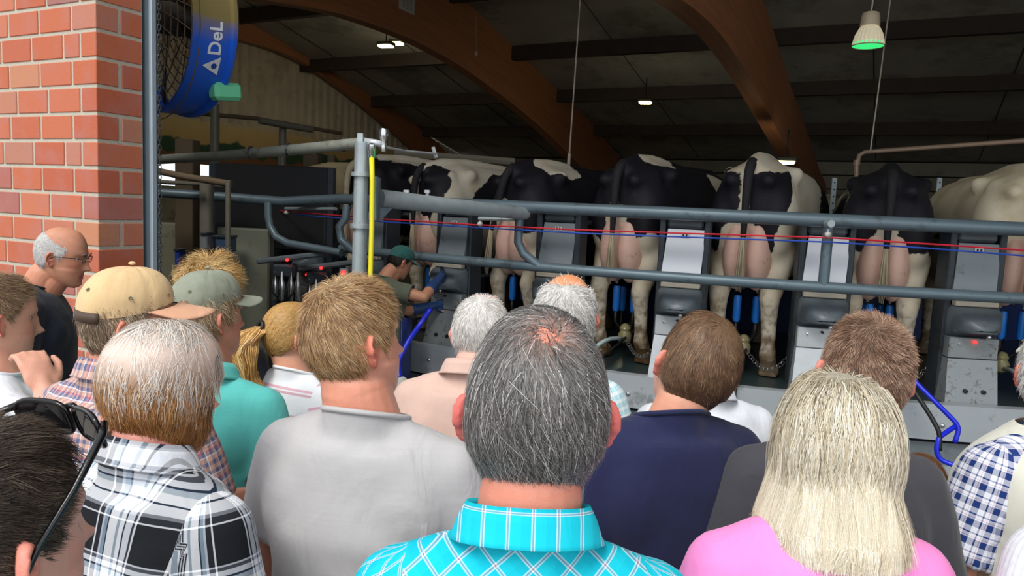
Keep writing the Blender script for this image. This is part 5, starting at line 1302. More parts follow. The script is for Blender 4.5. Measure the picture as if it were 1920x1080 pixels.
        if collar == 'shirt':
            prof = [(-.006, -.020), (-.004, .006), (-.003, .022), (.001, .026), (.008, .010), (.015, -.012), (.019, -.018)]
            for i, (dr_, dz__) in enumerate(prof):
                for a in th:
                    c, s = math.sin(a), -math.cos(a)      # a=0 at the nape
                    yy = s; open_ = max(0, math.cos(a - PI)) ** 3
                    ex = (1.0 if i < 4 else 1 + .0 * open_)
                    x = (nrx + dr_ * 1.1) * c; y = (nry + dr_) * s + .004; z_ = -tilt * (y) + dz__ * (1 - .35 * open_)
                    V.append(nbl + RT @ Vector((x, y, z_ + .022))); UVb.append((x * 1.1, dz__ * 1.0 + (i * .01 if i > 3 else 0), 0))
            F = [(i * 40 + k, i * 40 + (k + 1) % 40, (i + 1) * 40 + (k + 1) % 40, (i + 1) * 40 + k) for i in range(6) for k in range(40)]
            g = MB().add(V, F); me = bpy.data.meshes.new('collar'); me.from_pydata(g.v, [], g.f); set_attr(me, 'cloth', np.array(UVb), 'FLOAT_VECTOR')
            co = link('collar', me, collar_m or shirt, so, True); sm = co.modifiers.new('thickness', 'SOLIDIFY'); sm.thickness = .003; sm.offset = 0
        else:
            # ribbed neckband laid along the actual cut edge
            bm = bmesh.new(); bm.from_mesh(ms); be = [e for e in bm.edges if len(e.link_faces) == 1 and (((e.verts[0].co + e.verts[1].co) / 2) - nbl).length < .16]
            pts = {}
            for e in be:
                for v in e.verts: 
                    q = v.co - nbl; pts[round(math.atan2(q.y, q.x), 2)] = v.co.copy()
            bm.free()
            if len(pts) > 8:
                pv = np.array([tuple(p - nbl) for p in pts.values()]); an_ = np.arctan2(pv[:, 1], pv[:, 0]); rr_ = np.hypot(pv[:, 0], pv[:, 1]); q_ = np.linspace(-PI, PI, 49)[:-1]; o_ = np.argsort(an_)
                ax_ = np.concatenate([an_[o_] - 2 * PI, an_[o_], an_[o_] + 2 * PI]); r_i = np.interp(q_, ax_, np.tile(rr_[o_], 3)); z_i = np.interp(q_, ax_, np.tile(pv[o_, 2], 3))
                for _ in range(5): r_i = (np.roll(r_i, 1) + r_i + np.roll(r_i, -1)) / 3; z_i = (np.roll(z_i, 1) + z_i + np.roll(z_i, -1)) / 3
                arr = np.stack([r_i * np.cos(q_), r_i * np.sin(q_), z_i], 1) + np.array(nbl)
                MB().tube([tuple(p) for p in arr], .0055, 8, closed=True).build('neckband', collar_m or shirt, so, True)
    # --- hair
    if hair: make_hair(root, Matrix.Translation(hp) @ (Hl.to_3x3().to_4x4()), hair, seed, 'hair', foot)
    info = dict(root=root, foot=foot, Hl=Hl, T=T, RT=RT, S=S, arms=arms, nbl=nbl, shirt=so, H=H); PEOPLE.append(info); return info

def cap(info, m_, brim_m, strap=None, flip=0, tilt=0, fit=.007, brimlen=.066, zlow=.02):
    root = info['root']; Hl = info['Hl'] @ Matrix.Rotation(R_(tilt), 4, 'X')
    nu, nv = 48, 16; V = []; F = []
    for lay in (0, 1):
        for i in range(nv + 1):
            for k in range(nu):
                a = 2 * PI * k / nu; c, s = math.sin(a), math.cos(a)
                zb = .028 + .022 * s - (.012 if s < 0 else 0) * 0
                pm = math.acos(max(-1, min(1, zb / .098))); ph = max(.02, pm * i / nv)
                d = np.array([[math.sin(ph) * c, math.sin(ph) * s, math.cos(ph)]]); r = headR(d)[0]
                dome = .006 * math.sin(min(1, ph / pm) * PI) + .006 * (1 - i / nv)
                seam = -.0012 * math.exp(-((((a / (PI / 3)) % 1) - .5) * 2 * 14 - 0) ** 2 * 0) if False else 0
                sa = (a / (PI / 3)) % 1.0; seam = -.0025 * math.exp(-(min(sa, 1 - sa) / .045) ** 2)
                wr = .003 * noise.noise(Vector((c * 3, s * 3, ph * 3))) * (i / nv)
                rr = r + fit + dome + seam + wr - (.0025 if lay else 0)
                V.append(Hl @ Vector(HC + d[0] * rr))
    n1 = (nv + 1) * nu
    for i in range(nv):
        for k in range(nu):
            a = 2 * PI * (k + .5) / nu
            if i >= nv - 5 and abs(a - 1.5 * PI) < .72 * math.sqrt(max(0, (i - nv + 6) / 5)) and strap: continue
            F.append((i * nu + k, (i + 1) * nu + k, (i + 1) * nu + (k + 1) % nu, i * nu + (k + 1) % nu)); F.append(tuple(n1 + q for q in F[-1][::-1]))
    F.append(tuple(range(nu))[::-1])
    crown = MB().add(V, F).build('cap', m_, root, True)
    # brim
    V = []; nb_ = 22; ns = 7
    for lay in (0, 1):
        for j in range(ns + 1):
            for k in range(nb_ + 1):
                a = -1.12 + 2.24 * k / nb_; d = np.array([[math.sin(a) * .96, math.cos(a), .35]]); r = headR(d)[0]; p0 = HC + d[0] / np.linalg.norm(d[0]) * (r + fit)
                x0, y0 = p0[0], p0[1]; ext = brimlen * (math.cos(a * .80) ** .6) * j / ns
                z_ = .048 - .14 * ext - 5.5 * x0 * x0 * (.5 + ext * 3) - (.0035 if lay else 0)
                V.append(Hl @ Vector((x0 * (1 + ext * .7), y0 + ext, z_)))
    q = (ns + 1) * (nb_ + 1); F = []
    for j in range(ns):
        for k in range(nb_):
            f = (j * (nb_ + 1) + k, j * (nb_ + 1) + k + 1, (j + 1) * (nb_ + 1) + k + 1, (j + 1) * (nb_ + 1) + k); F += [f[::-1], tuple(q + x for x in f)]
    for k in range(nb_): a = ns * (nb_ + 1) + k; F.append((a, a + 1, q + a + 1, q + a))
    for j in range(ns):
        for k in (0, nb_): a = j * (nb_ + 1) + k; b_ = a + nb_ + 1; F.append((a, b_, q + b_, q + a))
    MB().add(V, F).build('brim', brim_m, crown, True)
    MB().ell(Hl @ Vector(HC + np.array([0, 0, headR(np.array([[0, 0, 1.]]))[0] + fit + .014])), (.008, .008, .004), nu=10, nv=6).build('button', m_, crown, True)
    for a in (.55, 1.57, 2.6, -.55, -1.57, -2.6):
        d = np.array([[math.sin(a) * .8, math.cos(a) * .8, .62]]); d /= np.linalg.norm(d); p = Hl @ Vector(HC + d[0] * (headR(d)[0] + fit + .0095)); dd = (Hl.to_3x3() @ Vector(d[0])); qm = dd.to_track_quat('Z', 'Y').to_matrix()
        MB().tube([p + qm @ Vector((.0035 * math.cos(t), .0035 * math.sin(t), 0)) for t in np.linspace(0, 2 * PI, 9)[:-1]], .0012, 5, closed=True).build('eyelet', mat('eyelet_thread', '#6f6a50', .7), crown)
    if strap:
        V = []
        for k in range(17):
            a = PI - .95 + 1.90 * k / 16; d = np.array([[math.sin(a), math.cos(a), .03]]); r = headR(d)[0] + fit + .004; 
            for z_ in (.0, .022):
                p = HC + d[0] * r; V.append(Hl @ Vector((p[0], p[1], z_ + .004)))
        F = [(2 * k, 2 * k + 2, 2 * k + 3, 2 * k + 1) for k in range(16)]
        st = MB().add(V, F).build('strap', strap, crown, True); sm = st.modifiers.new('t', 'SOLIDIFY'); sm.thickness = .003
        a = PI + .30; d = np.array([[math.sin(a), math.cos(a), .03]]); p = HC + d[0] * (headR(d)[0] + fit + .004)
        M3 = Hl.to_3x3() @ Matrix.Rotation(-.30, 3, 'Z')
        MB().bbox(Hl @ Vector((p[0], p[1], .015)), (.026, .004, .024), .001, M3).build('buckle', M_chrome, crown)
    return crown

# ---- hair styles
def HS_(**k): return k
grey_mid = HS_(cols=[('#3c3a39', 2.6), ('#5f5c5b', 3), ('#8e8a88', 2.6), ('#d6d2d0', 2.4)], n=26000, len=.045, seg=5, w=.00062, lift=.16, thick=.008, whorl=(.10, -.42, .9), swirl=.45, cj=.35, jit=.28, grav=.35, clumps=1200, nape=-.112, soft=.014,
               bald=[((.06, -.42, .90), -.04, .58)], wisp=.34, blend='#c98d76', bamt=.75, hang=-.080, shell=(.062, .058, -.012), len_low=1.5, lvar=.3, cvar=.22, capd=.62, cap=.75, zones=[(lambda P: np.clip((-.0 - P[:, 2]) / .04, 0, 1) * (np.abs(P[:, 0]) > .045), '#b9b7b8', .55)])
short_blond = HS_(cols=[('#7a5639', 2), ('#a37d57', 3), ('#c6a277', 3), ('#e3caa2', 1.8)], n=16000, len=.024, seg=3, w=.0008, lift=.30, lift_top=1.7, thick=.007, whorl=(0, -.45, .88), swirl=.5, cj=.22, jit=.16, grav=.35, fall=.3, nape=-.10, cap=.7, len_top=1.25)
short_brown = HS_(cols=[('#4d3628', 3), ('#755642', 3), ('#9c7c5e', 2.4), ('#c2a582', .9)], n=15000, len=.030, seg=4, w=.0008, lift=.22, thick=.008, whorl=(.12, -.5, .85), swirl=.7, cj=.32, jit=.12, grav=.3, nape=-.10, cap=.75, clumps=420, len_low=.5)
crop_brown = HS_(cols=[('#65493a', 3), ('#967560', 3), ('#bb9c86', 2.4), ('#d4bca8', .9)], n=20000, len=.012, seg=2, w=.0008, lift=.75, lift_top=1.2, thick=.005, whorl=(-.05, -.35, .93), swirl=.5, cj=.15, jit=.2, grav=.3, fall=.2, nape=-.105, cap=.5, len_low=.45, len_top=1.4, soft=.02)
fade_dark = HS_(cols=[('#2b231e', 3), ('#463a32', 3), ('#736457', 2.2)], n=22000, len=.024, seg=3, w=.0006, lift=.3, lift_top=1.4, thick=.006, whorl=(-.1, -.75, .6), comb=(.35, .6, .1), swirl=.15, cj=.3, jit=.14, grav=.05, fall=.3, len_low=.22, nape=-.10, cap=.55, soft=.03)
white_thin = HS_(cols=[('#b9b2aa', 2), ('#dad5cf', 3), ('#f1efec', 3)], n=4500, len=.022, seg=3, w=.0011, lift=.35, thick=.006, swirl=.2, cj=.3, jit=.25, grav=.3, nape=-.10, cap=.4, capd=.85, bald=[((0, .3, .95), .55, .45)], wisp=.22, soft=.02)
white_ring = HS_(cols=[('#a9a49d', 2), ('#d3cfc9', 3), ('#f0eeec', 3)], n=5500, len=.026, seg=3, w=.0012, lift=.55, thick=.010, swirl=.1, cj=.4, jit=.3, grav=.25, nape=-.10, cap=.55, capd=.8, bald=[((0, .12, 1), .62, .22)], wisp=.03)
long_blond = HS_(cols=[('#8a7a62', 1.3), ('#bfb094', 2.2), ('#ded3bb', 3.4), ('#f3ede0', 3.2)], n=19000, len=.27, seg=11, w=.0010, lift=.10, fall=1.0, thick=.018, whorl=(0, -.12, 1), swirl=.0, cj=.26, jit=.07, grav=.6, gi=.2, nape=-.085, soft=.008, clumps=300, zend=-.155, hang=-.015, inw=.10, shell=(.091, .098, -.012), grow=.24, low=-.05, cap=.3, capd=.6, rootd=.8, cvar=.15, curl=.32, cf=1.5, rnd=0)
pony = HS_(cols=[('#9c6c36', 2), ('#cd9a56', 3), ('#e8c182', 2.6)], n=7000, len=.13, seg=5, w=.0013, lift=.05, thick=.008, whorl=(0, .6, .75), comb=(0, -.8, 0), swirl=0, cj=.12, jit=.05, grav=.2, nape=-.085, cap=.9, capd=.75)
brown_fluffy = HS_(cols=[('#6b4325', 2.2), ('#9c6636', 3), ('#c9945c', 2.6), ('#e3c496', 1.2)], n=17000, len=.075, seg=8, w=.0008, lift=.10, fall=.3, thick=.010, low=-.03, len_low=1.15, whorl=(-.1, .05, 1), swirl=.15, cj=.45, jit=.2, grav=.45, nape=-.11, soft=.008, curl=.55, cf=1.0, cap=.85, capd=.6, clumps=260,
                   bald=[((-.1, -.1, 1), .30, .65)], wisp=.75, blend='#e3bfb4', czone=(lambda P: np.clip((P[:, 2] + .0) / .05, 0, 1), '#dcc4b8'), zones=[(lambda P: np.clip((P[:, 2] - .03) / .04, 0, 1), '#eae2da', .95)])
tousled = HS_(cols=[('#8a6438', 2), ('#c69c5e', 3), ('#e9cd94', 2.5)], n=6500, len=.06, seg=5, w=.0012, lift=.7, thick=.008, fall=.2, clumps=160, swirl=.3, cj=.9, jit=.25, grav=.2, nape=-.09, cap=.8, capd=.7, curl=.3)
side_brown = HS_(cols=[('#5d4a3a', 2), ('#8f7760', 3), ('#c4b096', 2)], n=4500, len=.02, seg=3, w=.0012, lift=.4, thick=.006, swirl=.1, cj=.3, jit=.2, grav=.4, nape=-.10, cap=.5, soft=.02)
side_light = HS_(cols=[('#7a5f44', 2), ('#a88a68', 3), ('#d8c6aa', 2)], n=5000, len=.034, seg=4, w=.0012, lift=.3, thick=.010, swirl=.1, cj=.4, jit=.25, grav=.5, nape=-.105, cap=.6, soft=.012)

W_ = lambda f: Vector(f)
def H_(px, py, d): return at(px, py, d)

# cloths
grey_tee = cloth('grey_tee', '#b9b7b8', streak=1, var=.05)
navy_tee = cloth('navy_tee', '#262a4a', var=.08)
char_tee = cloth('charcoal_tee', '#45454b', var=.06)
pink_tee = cloth('pink_tee', '#f58fd0', var=.03)
turq_polo = cloth('turquoise_polo', '#62c6c0', var=.06, streak=1)
white_tee = cloth('white_tee', '#dcdfe6', var=.03)
navy_henley = cloth('navy_henley', '#20242f', var=.1)
beige_shirt = cloth('beige_shirt', '#d3b3a6', var=.03)
olive_tee = cloth('olive_tee', '#5c6152', var=.08)
cream_knit = cloth('cream_knit', '#dcdccf', var=.03)
turq_check = plaid('turquoise_check', .030, [(0, '#14b9d0'), (.40, '#e9eef2'), (.45, '#9a7f9c'), (.52, '#e9eef2'), (.57, '#1ac2d6')], [(0, '#14b9d0'), (.40, '#e9eef2'), (.45, '#9a7f9c'), (.52, '#e9eef2'), (.57, '#1ac2d6')], R_(45))
turq_check0 = plaid('turquoise_check_straight', .030, [(0, '#14b9d0'), (.40, '#e9eef2'), (.45, '#9a7f9c'), (.52, '#e9eef2'), (.57, '#1ac2d6')], [(0, '#14b9d0'), (.40, '#e9eef2'), (.45, '#9a7f9c'), (.52, '#e9eef2'), (.57, '#1ac2d6')], 0)
pink_plaid = plaid('pink_blue_plaid', .062, [(0, '#56607f'), (.12, '#c9a08c'), (.26, '#e4e6ee'), (.30, '#5a6486'), (.40, '#b98a86'), (.50, '#a84a62'), (.56, '#dfe2ea'), (.60, '#c79f90'), (.72, '#59648a'), (.86, '#dcdde6'), (.90, '#c3948a')], [(0, '#5b6688'), (.14, '#d0a893'), (.30, '#e6e7ee'), (.34, '#66708f'), (.46, '#a8506a'), (.52, '#c99c8e'), (.66, '#e2e4ec'), (.70, '#5a6486'), (.84, '#cfa894')])
bw_plaid = plaid('black_white_plaid', .135, [(0, '#1d1f24'), (.20, '#eef0f6'), (.225, '#25272d'), (.30, '#c9cede'), (.33, '#8fa4b4'), (.38, '#1f3248'), (.40, '#f2f4fa'), (.52, '#9fb0bf'), (.56, '#f2f4fa'), (.62, '#22344c'), (.64, '#dfe3ee'), (.72, '#3b3d44'), (.75, '#e8ebf3'), (.77, '#1d1f24')],
                 [(0, '#191b20'), (.24, '#e9ecf3'), (.26, '#2b2d33'), (.33, '#8a8d95'), (.37, '#eef0f6'), (.48, '#23354c'), (.50, '#f4f6fb'), (.60, '#b9c6d2'), (.66, '#22344c'), (.68, '#e4e7f0'), (.74, '#55575f'), (.78, '#d8dbe4'), (.80, '#191b20')])
blue_plaid = plaid('blue_white_plaid', .040, [(0, '#223a78'), (.34, '#dfe3f0'), (.42, '#c9a4b8'), (.46, '#e9ebf4'), (.62, '#2a3f7c'), (.70, '#e3e6f1')], [(0, '#22366c'), (.36, '#e2e5f0'), (.44, '#c7a3b6'), (.48, '#e8eaf3'), (.62, '#31457f'), (.70, '#e3e6f1')])
pale_check = plaid('pale_blue_check', .022, [(0, '#bfe3ea'), (.6, '#f1f5f7')], [(0, '#9fd3de'), (.6, '#f1f5f7')])
stripe_w = plaid('white_fine_stripe', .012, [(0, '#eceef4'), (.65, '#c9cedb')], [(0, '#eceef4'), (.5, '#e6e8f0')])

cross = lambda: dict(armL=((-.24, .03, 1.13), (.03, .22, 1.12)), armR=((.24, .03, 1.13), (-.03, .25, 1.08)))
# ---- the visitors, nearest last to furthest first
P10 = person('man in green cap and olive t-shirt stooping at the platform with blue gloves', H_(752, 490, 5.75), 55, 25, 0, 40, (.13, .10, .13), 1.0, 1.0, 1.05, '#b98468', '#c07a60', .55, olive_tee, 'crew', vox=.008, seed=3,
       hair=dict(side_brown, cols=[('#1d1815', 3), ('#2f2620', 2)], n=2500), armR=(H_(795, 558, 5.55), H_(826, 520, 5.9)), armL=((-.1, .3, 1.15), (.0, .55, 1.2)), trouser=M_darkcloth, shirt_label='olive green t-shirt')
cap(P10, cloth('green_cap', '#2f5f5c'), MATS['green_cap'])
for s_ in (-1, 1):
    a, b_, c_ = P10['arms'][s_]; d = (c_ - b_).normalized(); hm = hand_mb(c_, d, P10['RT'] @ Vector((-s_, .2, 0)), s_, .5, 1.12); hm.limb([b_.lerp(c_, .35), c_], [.048, .034]); me = remesh(hm, .008, 2); link('glove', me, mat('blue_glove', '#22406e', .45), P10['root'], True)
g = MB(); RT = P10['RT']; T = P10['T']
g.loft([[T(x, y, z) for x, y in ((-.19, .02), (-.15, .15), (0, .19), (.15, .15), (.19, .02), (.195, .03), (.155, .165), (0, .205), (-.155, .165), (-.195, .03))] for z in (.35, .6, .9, 1.15)]); g.build('apron', mat('blue_apron', '#1d2f6a', .4), P10['root'], True)

P3 = person('bald man with glasses and navy henley talking beside the brick wall', H_(117, 477, 3.0), 78, 10, 0, 68, (.11, .03, .125), 1.0, .95, 1.0, '#c98d72', '#cf8068', .62, navy_henley, 'crew_low', vox=.0042, seed=5,
       hair=dict(white_ring, bald=[((0, .35, .95), .95, .25)], cols=[('#9c9a98', 2), ('#c9c6c3', 3), ('#e6e4e2', 2)], len=.012, lift=.3, n=4000, thick=.005), armR=((.235, -.06, 1.10), (.20, .02, .84)), trouser=M_darkcloth, shirt_label='navy henley shirt')
def specs(info, fm, lens_m):
    Hl = info['Hl']; gl = MB()
    for s_ in (-1, 1):
        gl.tube([Hl @ Vector((s_ * .033 + .024 * math.cos(a), .094 - abs(.024 * math.cos(a) * s_ + .0) * .1, .0 + .015 * math.sin(a))) for a in np.linspace(0, 2 * PI, 21)[:-1]], .0012, 6, closed=True)
        gl.tube([Hl @ Vector(q) for q in ((s_ * .057, .092, .003), (s_ * .073, .085, .004), (s_ * .081, .04, .0), (s_ * .083, .0, -.002), (s_ * .080, -.02, -.02))], .0016, 6)
    gl.tube([Hl @ Vector(q) for q in ((-.009, .095, .003), (0, .099, .006), (.009, .095, .003))], .0014, 6)
    fr = gl.build('glasses', fm, info['root'], True)
    for s_ in (-1, 1):
        MB().loft([[Hl @ Vector((s_ * .033 + .023 * math.cos(a), y, .0 + .0145 * math.sin(a))) for a in np.linspace(0, 2 * PI, 17)[:-1]] for y in (.0935, .0945)]).build('lens', lens_m, fr)
M_lens = mat('clear_lens', '#ffffff', .05, trans=1.0)
specs(P3, mat('dark_wire_frame', '#3a2a26', .3, .6), M_lens)
nb = P3['nbl']; RT = P3['RT']
MB().tube([nb + RT @ Vector(q) for q in ((-.072, .0, -.005), (0, -.068, .022), (.072, .0, -.005), (.06, .07, -.06), (.01, .105, -.125), (-.05, .08, -.06), (-.072, .0, -.005))], .002, 6).build('necklace', M_rubber, P3['root'], True)
hl = P3['Hl']
for s_ in (-1, 1): MB().limb([hl @ Vector((s_ * .018, .093, .017)), hl @ Vector((s_ * .034, .0935, .022)), hl @ Vector((s_ * .05, .086, .017))], [.002, .0032, .002], 8).build('eyebrow', mat('grey_brow', '#7c7066', .8), P3['root'], True)

P7 = person('person with tousled bright blond hair behind the grey cap', H_(396, 540, 2.65), 25, 5, 0, 10, (0, .03, .15), .97, .9, 1, shirt=cloth('dark_jumper', '#3a3f48'), collar='crew', vox=.007, seed=7, hair=tousled)
P8 = person('girl with long ginger-blond ponytail in a white and pink t-shirt', H_(545, 626, 2.6), 48, 5, 0, 30, (-.02, .03, .135), .96, .85, .9, '#e0a98e', '#d98c78', .6, plaid('white_pink_stripe', .09, [(0, '#eceef2'), (.5, '#eceef2')], [(0, '#eceef2'), (.70, '#c21f55'), (.80, '#eceef2'), (.86, '#d9467a'), (.96, '#eceef2')]), 'crew', vox=.007, seed=8, hair=pony)
# ponytail : bound strands falling from the hair tie
Hl = P8['Hl']; rs = np.random.RandomState(5); tie = np.array(Hl @ Vector((-.012, -.112, .022)))
MB().tube([Vector(tie) + Hl.to_3x3() @ Vector((.019 * math.cos(a), .0 + .004 * math.sin(a), .019 * math.sin(a))) for a in np.linspace(0, 2 * PI, 17)[:-1]], .007, 8, closed=True).build('hair_tie', M_rubber, P8['root'], True)
NS = 3200; sg = 9; V = []; pts = np.zeros((NS, sg + 1, 3)); dirx = np.array((-.045, -.065, -.235)) ; a = rs.rand(NS) * 6.283; q = np.sqrt(rs.rand(NS)); ph = rs.rand(NS) * 6.28
for i in range(sg + 1):
    t = i / sg; wd = .020 + .052 * min(1, t * 2.6) ** .6 * (1 - .30 * t); cen = tie + dirx * t + np.array((-.05, -.03, .035)) * math.sin(PI * min(t * 1.3, 1)) * .8
    wob = .006 * np.sin(ph * .15 + a * 2 + t * 16)
    pts[:, i] = cen + np.stack([np.cos(a) * q * wd + wob, np.sin(a) * q * wd * .7, -.03 * rs.rand(NS) * t], 1)
tg = np.gradient(pts, axis=1); sd = np.cross(tg, np.array((0, -1, 0.2))); sd /= np.linalg.norm(sd, axis=2, keepdims=True); w_ = .0011 * np.linspace(1, .4, sg + 1)[None, :, None]
V = np.stack([pts - sd * w_, pts + sd * w_], 2).reshape(-1, 3); b_ = (np.arange(NS)[:, None] * 2 * (sg + 1) + np.arange(sg)[None] * 2).ravel()
o = arr_mesh('ponytail', V, np.stack([b_, b_ + 1, b_ + 3, b_ + 2], 1), M_hair, P8['root']); cc = np.array([srgb(c) for c in ('#8f602e', '#b98646', '#dcb272', '#e9c88c')])[rs.choice(4, NS, p=[.25, .35, .28, .12])]; set_attr(o.data, 'tint', np.repeat(cc, 2 * (sg + 1), 0))

P6 = person('man in washed grey-green cap and turquoise polo shirt', H_(392, 588, 2.1), 38, 0, 0, 12, (-.01, .03, .178), 1, .96, 1.1, '#cf9078', '#cf7f6a', .66, turq_polo, 'shirt', vox=.006, seed=9, hair=side_light, armR=((.245, -.03, 1.11), (.28, .06, .86)))
cp = cap(P6, cloth('grey_green_cap', '#8b9080', var=.18), MATS['grey_green_cap'], strap=MATS['grey_green_cap'], brimlen=.065)
me = text_mesh('AR', .022); Hl = P6['Hl']
for v in me.vertices:
    a = PI - .35 - v.co.x / .1; d = np.array([[math.sin(a), math.cos(a), (v.co.y + .03) / .1]]); v.co = Hl @ Vector(HC + d[0] / np.linalg.norm(d) * (headR(d)[0] + .0225))
link('embroidery', me, mat('orange_thread', '#c07a48', .8), cp)
P12 = person('man with bald orange scalp and white fringe of hair in pale checked shirt', H_(1063, 588, 2.1), 14, -4, 0, 5, (.05, .03, .16), 1, 1.0, 1.1, '#d08c72', '#cf6f58', .62, pale_check, 'shirt', vox=.006, seed=10, hair=white_ring, scalp='#e09468')
P11 = person('thin white-haired man in pinkish beige shirt', H_(905, 622, 2.2), 12, 12, 0, 8, (.03, .06, .125), 1, 1.02, 1.1, '#e0b0a0', '#d9948a', .62, beige_shirt, 'shirt', vox=.006, seed=11, hair=white_thin, scalp='#e6b8ac')
P15 = person('person in white polo shirt hidden behind the brown-haired youth', H_(1322, 672, 2.4), 0, 12, 0, -5, (.0, .07, .125), 1, .98, 1.05, '#d99f86', shirt=white_tee, collar='shirt', vox=.008, seed=12, hair=dict(short_brown, n=3000))
P2 = person('young man at left edge in white t-shirt with his hand at his chin', H_(-4, 592, 2.0), 42, 5, 0, 50, (.0, .02, .15), 1, 1, 1, '#d9a08a', '#d98474', .6, white_tee, 'crew', vox=.0055, seed=13, hair=dict(crop_brown, cols=[('#6b5240', 3), ('#8f7358', 3), ('#b09472', 2)], n=8000),
       armR=(H_(104, 850, 1.75), H_(86, 735, 1.84), Vector((-.45, .2, .85)), Vector((-.7, .5, -.2))), curlR=.75)
P4 = person('man in tan baseball cap and pink-blue plaid shirt', H_(243, 603, 1.66), 62, 4, 0, 22, (.02, .03, .135), 1, 1.05, 1.15, '#cd9078', '#cf7f6a', .62, pink_plaid, 'shirt', vox=.0055, seed=14, hair=side_brown, **cross())
cap(P4, cloth('tan_cap', '#d8b98c', var=.08), cloth('tan_brim', '#dda98a', var=.05), strap=mat('dark_leather', '#4a382a', .6), brimlen=.082)
P18 = person('man at the right edge in cream knit vest and blue plaid shirt', H_(1990, 695, 1.7), 22, 0, 0, -12, (0, .03, .145), 1, 1.0, 1.15, '#c98a72', '#d0705e', .72, blue_plaid, 'shirt', vox=.006, seed=15, hair=dict(white_ring), armL=((-.25, .0, 1.10), (-.31, .12, .90)))
cap(P18, cloth('cream_cap', '#e6e2cf'), MATS['cream_cap'])
P20 = person('small child in beige top half hidden behind the charcoal shirt', H_(1722, 925, 1.95), 30, 0, 0, 20, (0, .02, .135), .88, .72, .9, '#dba088', shirt=cloth('beige_top', '#c9b5a4'), collar='crew', vox=.007, seed=16, hair=dict(short_brown, n=5000, len=.05, cols=[('#6a4530', 2), ('#8f6446', 3)]))
P14 = person('brown-haired youth in navy t-shirt with tilted head', H_(1305, 682, 1.6), -6, -6, 16, -12, (.045, .03, .115), .98, .95, 1.0, '#dba188', '#e08474', .66, navy_tee, 'crew_low', vox=.0045, seed=17, hair=short_brown, neckr=.056)
P16 = person('man with cropped hair in charcoal t-shirt behind the blond woman', H_(1616, 697, 1.5), 8, -4, 8, 4, (.045, .03, .14), 1, .93, 1.1, '#c98a78', '#e0887a', .62, char_tee, 'crew', vox=.0045, seed=18, hair=crop_brown)
P5 = person('person with balding fluffy brown hair in black and white plaid shirt', H_(308, 722, 1.28), 32, 8, 0, 30, (.01, .05, .125), 1, .95, 1.1, '#d9988a', '#d98474', .62, bw_plaid, 'shirt', vox=.0045, seed=19, hair=brown_fluffy, fold=.006, scalp='#e8beb4', earbig=.25)
P9 = person('broad man in light grey t-shirt with short sandy hair', H_(664, 632, 1.45), 46, -2, -4, 14, (-.03, .03, .155), 1.02, 1.0, 1.2, '#dd9c84', '#e0806c', .66, grey_tee, 'crew', vox=.004, seed=20, hair=short_blond, neckr=.066, fold=.005, headfat=1.08, **cross())
P19 = person('person in fine striped white shirt cut off at the lower right edge', H_(2215, 720, 1.0), -10, 0, 0, -10, (0, .03, .16), 1, 1, 1.1, shirt=stripe_w, collar='shirt', sleeve=1.5, vox=.008, seed=21, hair=dict(short_brown, n=2000))
P17 = person('woman with shoulder-length silver-blond hair in pink t-shirt', H_(1560, 835, 1.15), 3, 6, 2, 0, (.02, .05, .11), .97, .88, 1.05, '#dba28c', '#d98474', .6, pink_tee, 'crew', vox=.0055, earbig=.25, seed=22, hair=long_blond)
P13 = person('tall man with thick grey hair in turquoise checked shirt, front centre', H_(1006, 756, .90), 0, -4, 0, 0, (.005, .03, .162), 1.03, .87, 1.0, '#d98f7a', '#dd6a66', .62, turq_check, 'shirt', turq_check0, vox=.0036, seed=23, hair=grey_mid, neckr=.060, earbig=1.05)
P1 = person('man with dark faded haircut and black sunglasses pushed up, lower left corner', H_(-22, 1002, .75), 24, 0, 0, 30, (-.03, .03, .155), 1, 1, 1.05, '#dba08e', '#e88e7e', .62, cloth('black_tee', '#1c1d21'), 'crew', earbig=1.15, vox=.0034, seed=24, hair=fade_dark)
# sunglasses on the hair
Hl = P1['Hl']; M_blk = mat('black_acetate', '#0c0d10', .18); g = MB()
def lens_pt(s_, a, k=1.0, dy=0):
    c, s = math.cos(a), math.sin(a); c = math.copysign(abs(c) ** .6, c); s = math.copysign(abs(s) ** .6, s)
    x = s_ * .036 + .031 * c * k; v = .021 * s * k
    return Hl @ Vector((x, .093 - .35 * v + dy - 4.0 * x * x, .095 + .93 * v))
for s_ in (-1, 1):
    g.tube([Hl @ Vector(q) for q in ((s_ * .068, .078, .106), (s_ * .081, .066, .099), (s_ * .088, .03, .055), (s_ * .089, -.008, .010), (s_ * .087, -.030, -.028), (s_ * .083, -.043, -.065))], [.0045, .0045, .0038, .0034, .0042, .0055], 8)
    g.tube([lens_pt(s_, a) for a in np.linspace(0, 2 * PI, 33)[:-1]], .0030, 6, closed=True)
g.tube([Hl @ Vector(q) for q in ((-.008, .090, .110), (0, .092, .112), (.008, .090, .110))], .0035, 8)
fr = g.build('sunglasses', M_blk, P1['root'], True)
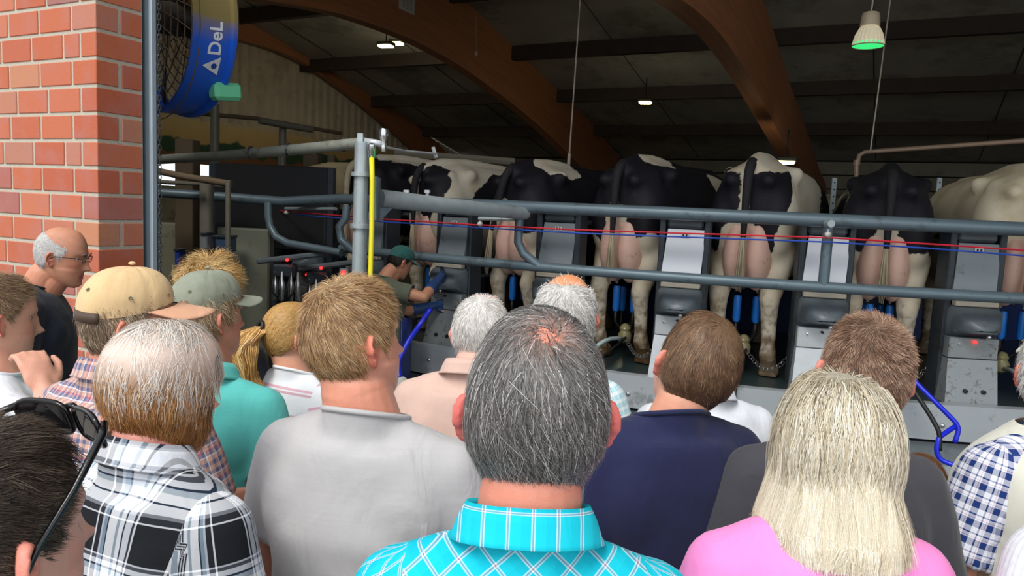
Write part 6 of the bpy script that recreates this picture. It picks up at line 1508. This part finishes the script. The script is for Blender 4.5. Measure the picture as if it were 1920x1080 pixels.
for s_ in (-1, 1):
    MB().loft([[lens_pt(s_, a, .98, dd) for a in np.linspace(0, 2 * PI, 25)[:-1]] for dd in (-.001, .001)]).build('dark_lens', mat('smoke_lens', '#1a1a1c', .05), fr)
# knit vest of the right-edge man
T = P18['T']; g = MB(); RT = P18['RT']
ring = []
for z, hw, hd, yc in ((.87, .185, .14, 0), (1.0, .182, .14, 0), (1.15, .180, .142, 0), (1.28, .185, .146, .0), (1.36, .185, .135, 0), (1.42, .165, .11, -.01), (1.465, .105, .078, -.015), (1.495, .072, .055, -.015)):
    r = []
    for k in range(36):
        a = 2 * PI * k / 36; c, s = math.cos(a), math.sin(a); r.append(T((hw + .012) * math.copysign(abs(c) ** .8, c), yc + (hd + .02) * 1.05 * math.copysign(abs(s) ** .85, s), z))
    ring.append(r)
V = [p for r in ring for p in r]; F = [(i * 36 + k, i * 36 + (k + 1) % 36, (i + 1) * 36 + (k + 1) % 36, (i + 1) * 36 + k) for i in range(7) for k in range(36)]
vo = MB().add(V, F).build('knit_vest', cream_knit, P18['root'], True); sm = vo.modifiers.new('t', 'SOLIDIFY'); sm.thickness = .006; sm.offset = 1; sb = vo.modifiers.new('s', 'SUBSURF'); sb.levels = 2; sb.render_levels = 2
# crumpled cloth bundle hanging by the platform
p = at(745, 752, 2.9); t = thing('towel_bundle', Vector((p.x, p.y, .02)), 'crumpled grey cloth bundle on a stand behind the beige shirt', 'cloth')
g = MB(); r2 = random.Random(2)
for k in range(26): g.ell((r2.uniform(-.06, .06), r2.uniform(-.06, .06), p.z + r2.uniform(-.10, .06)), (r2.uniform(.02, .05), r2.uniform(.02, .05), r2.uniform(.012, .03)), Matrix.Rotation(r2.uniform(-1, 1), 3, 'X') @ Matrix.Rotation(r2.uniform(-1, 1), 3, 'Y'), 12, 8)
me = remesh(g, .007, 2); link('cloth', me, cloth('grey_cloth', '#9a9c94'), t, True)
MB().bbox((0, 0, (p.z - .1) / 2), (.10, .10, p.z - .12), .01).build('stand', M_dark, t)
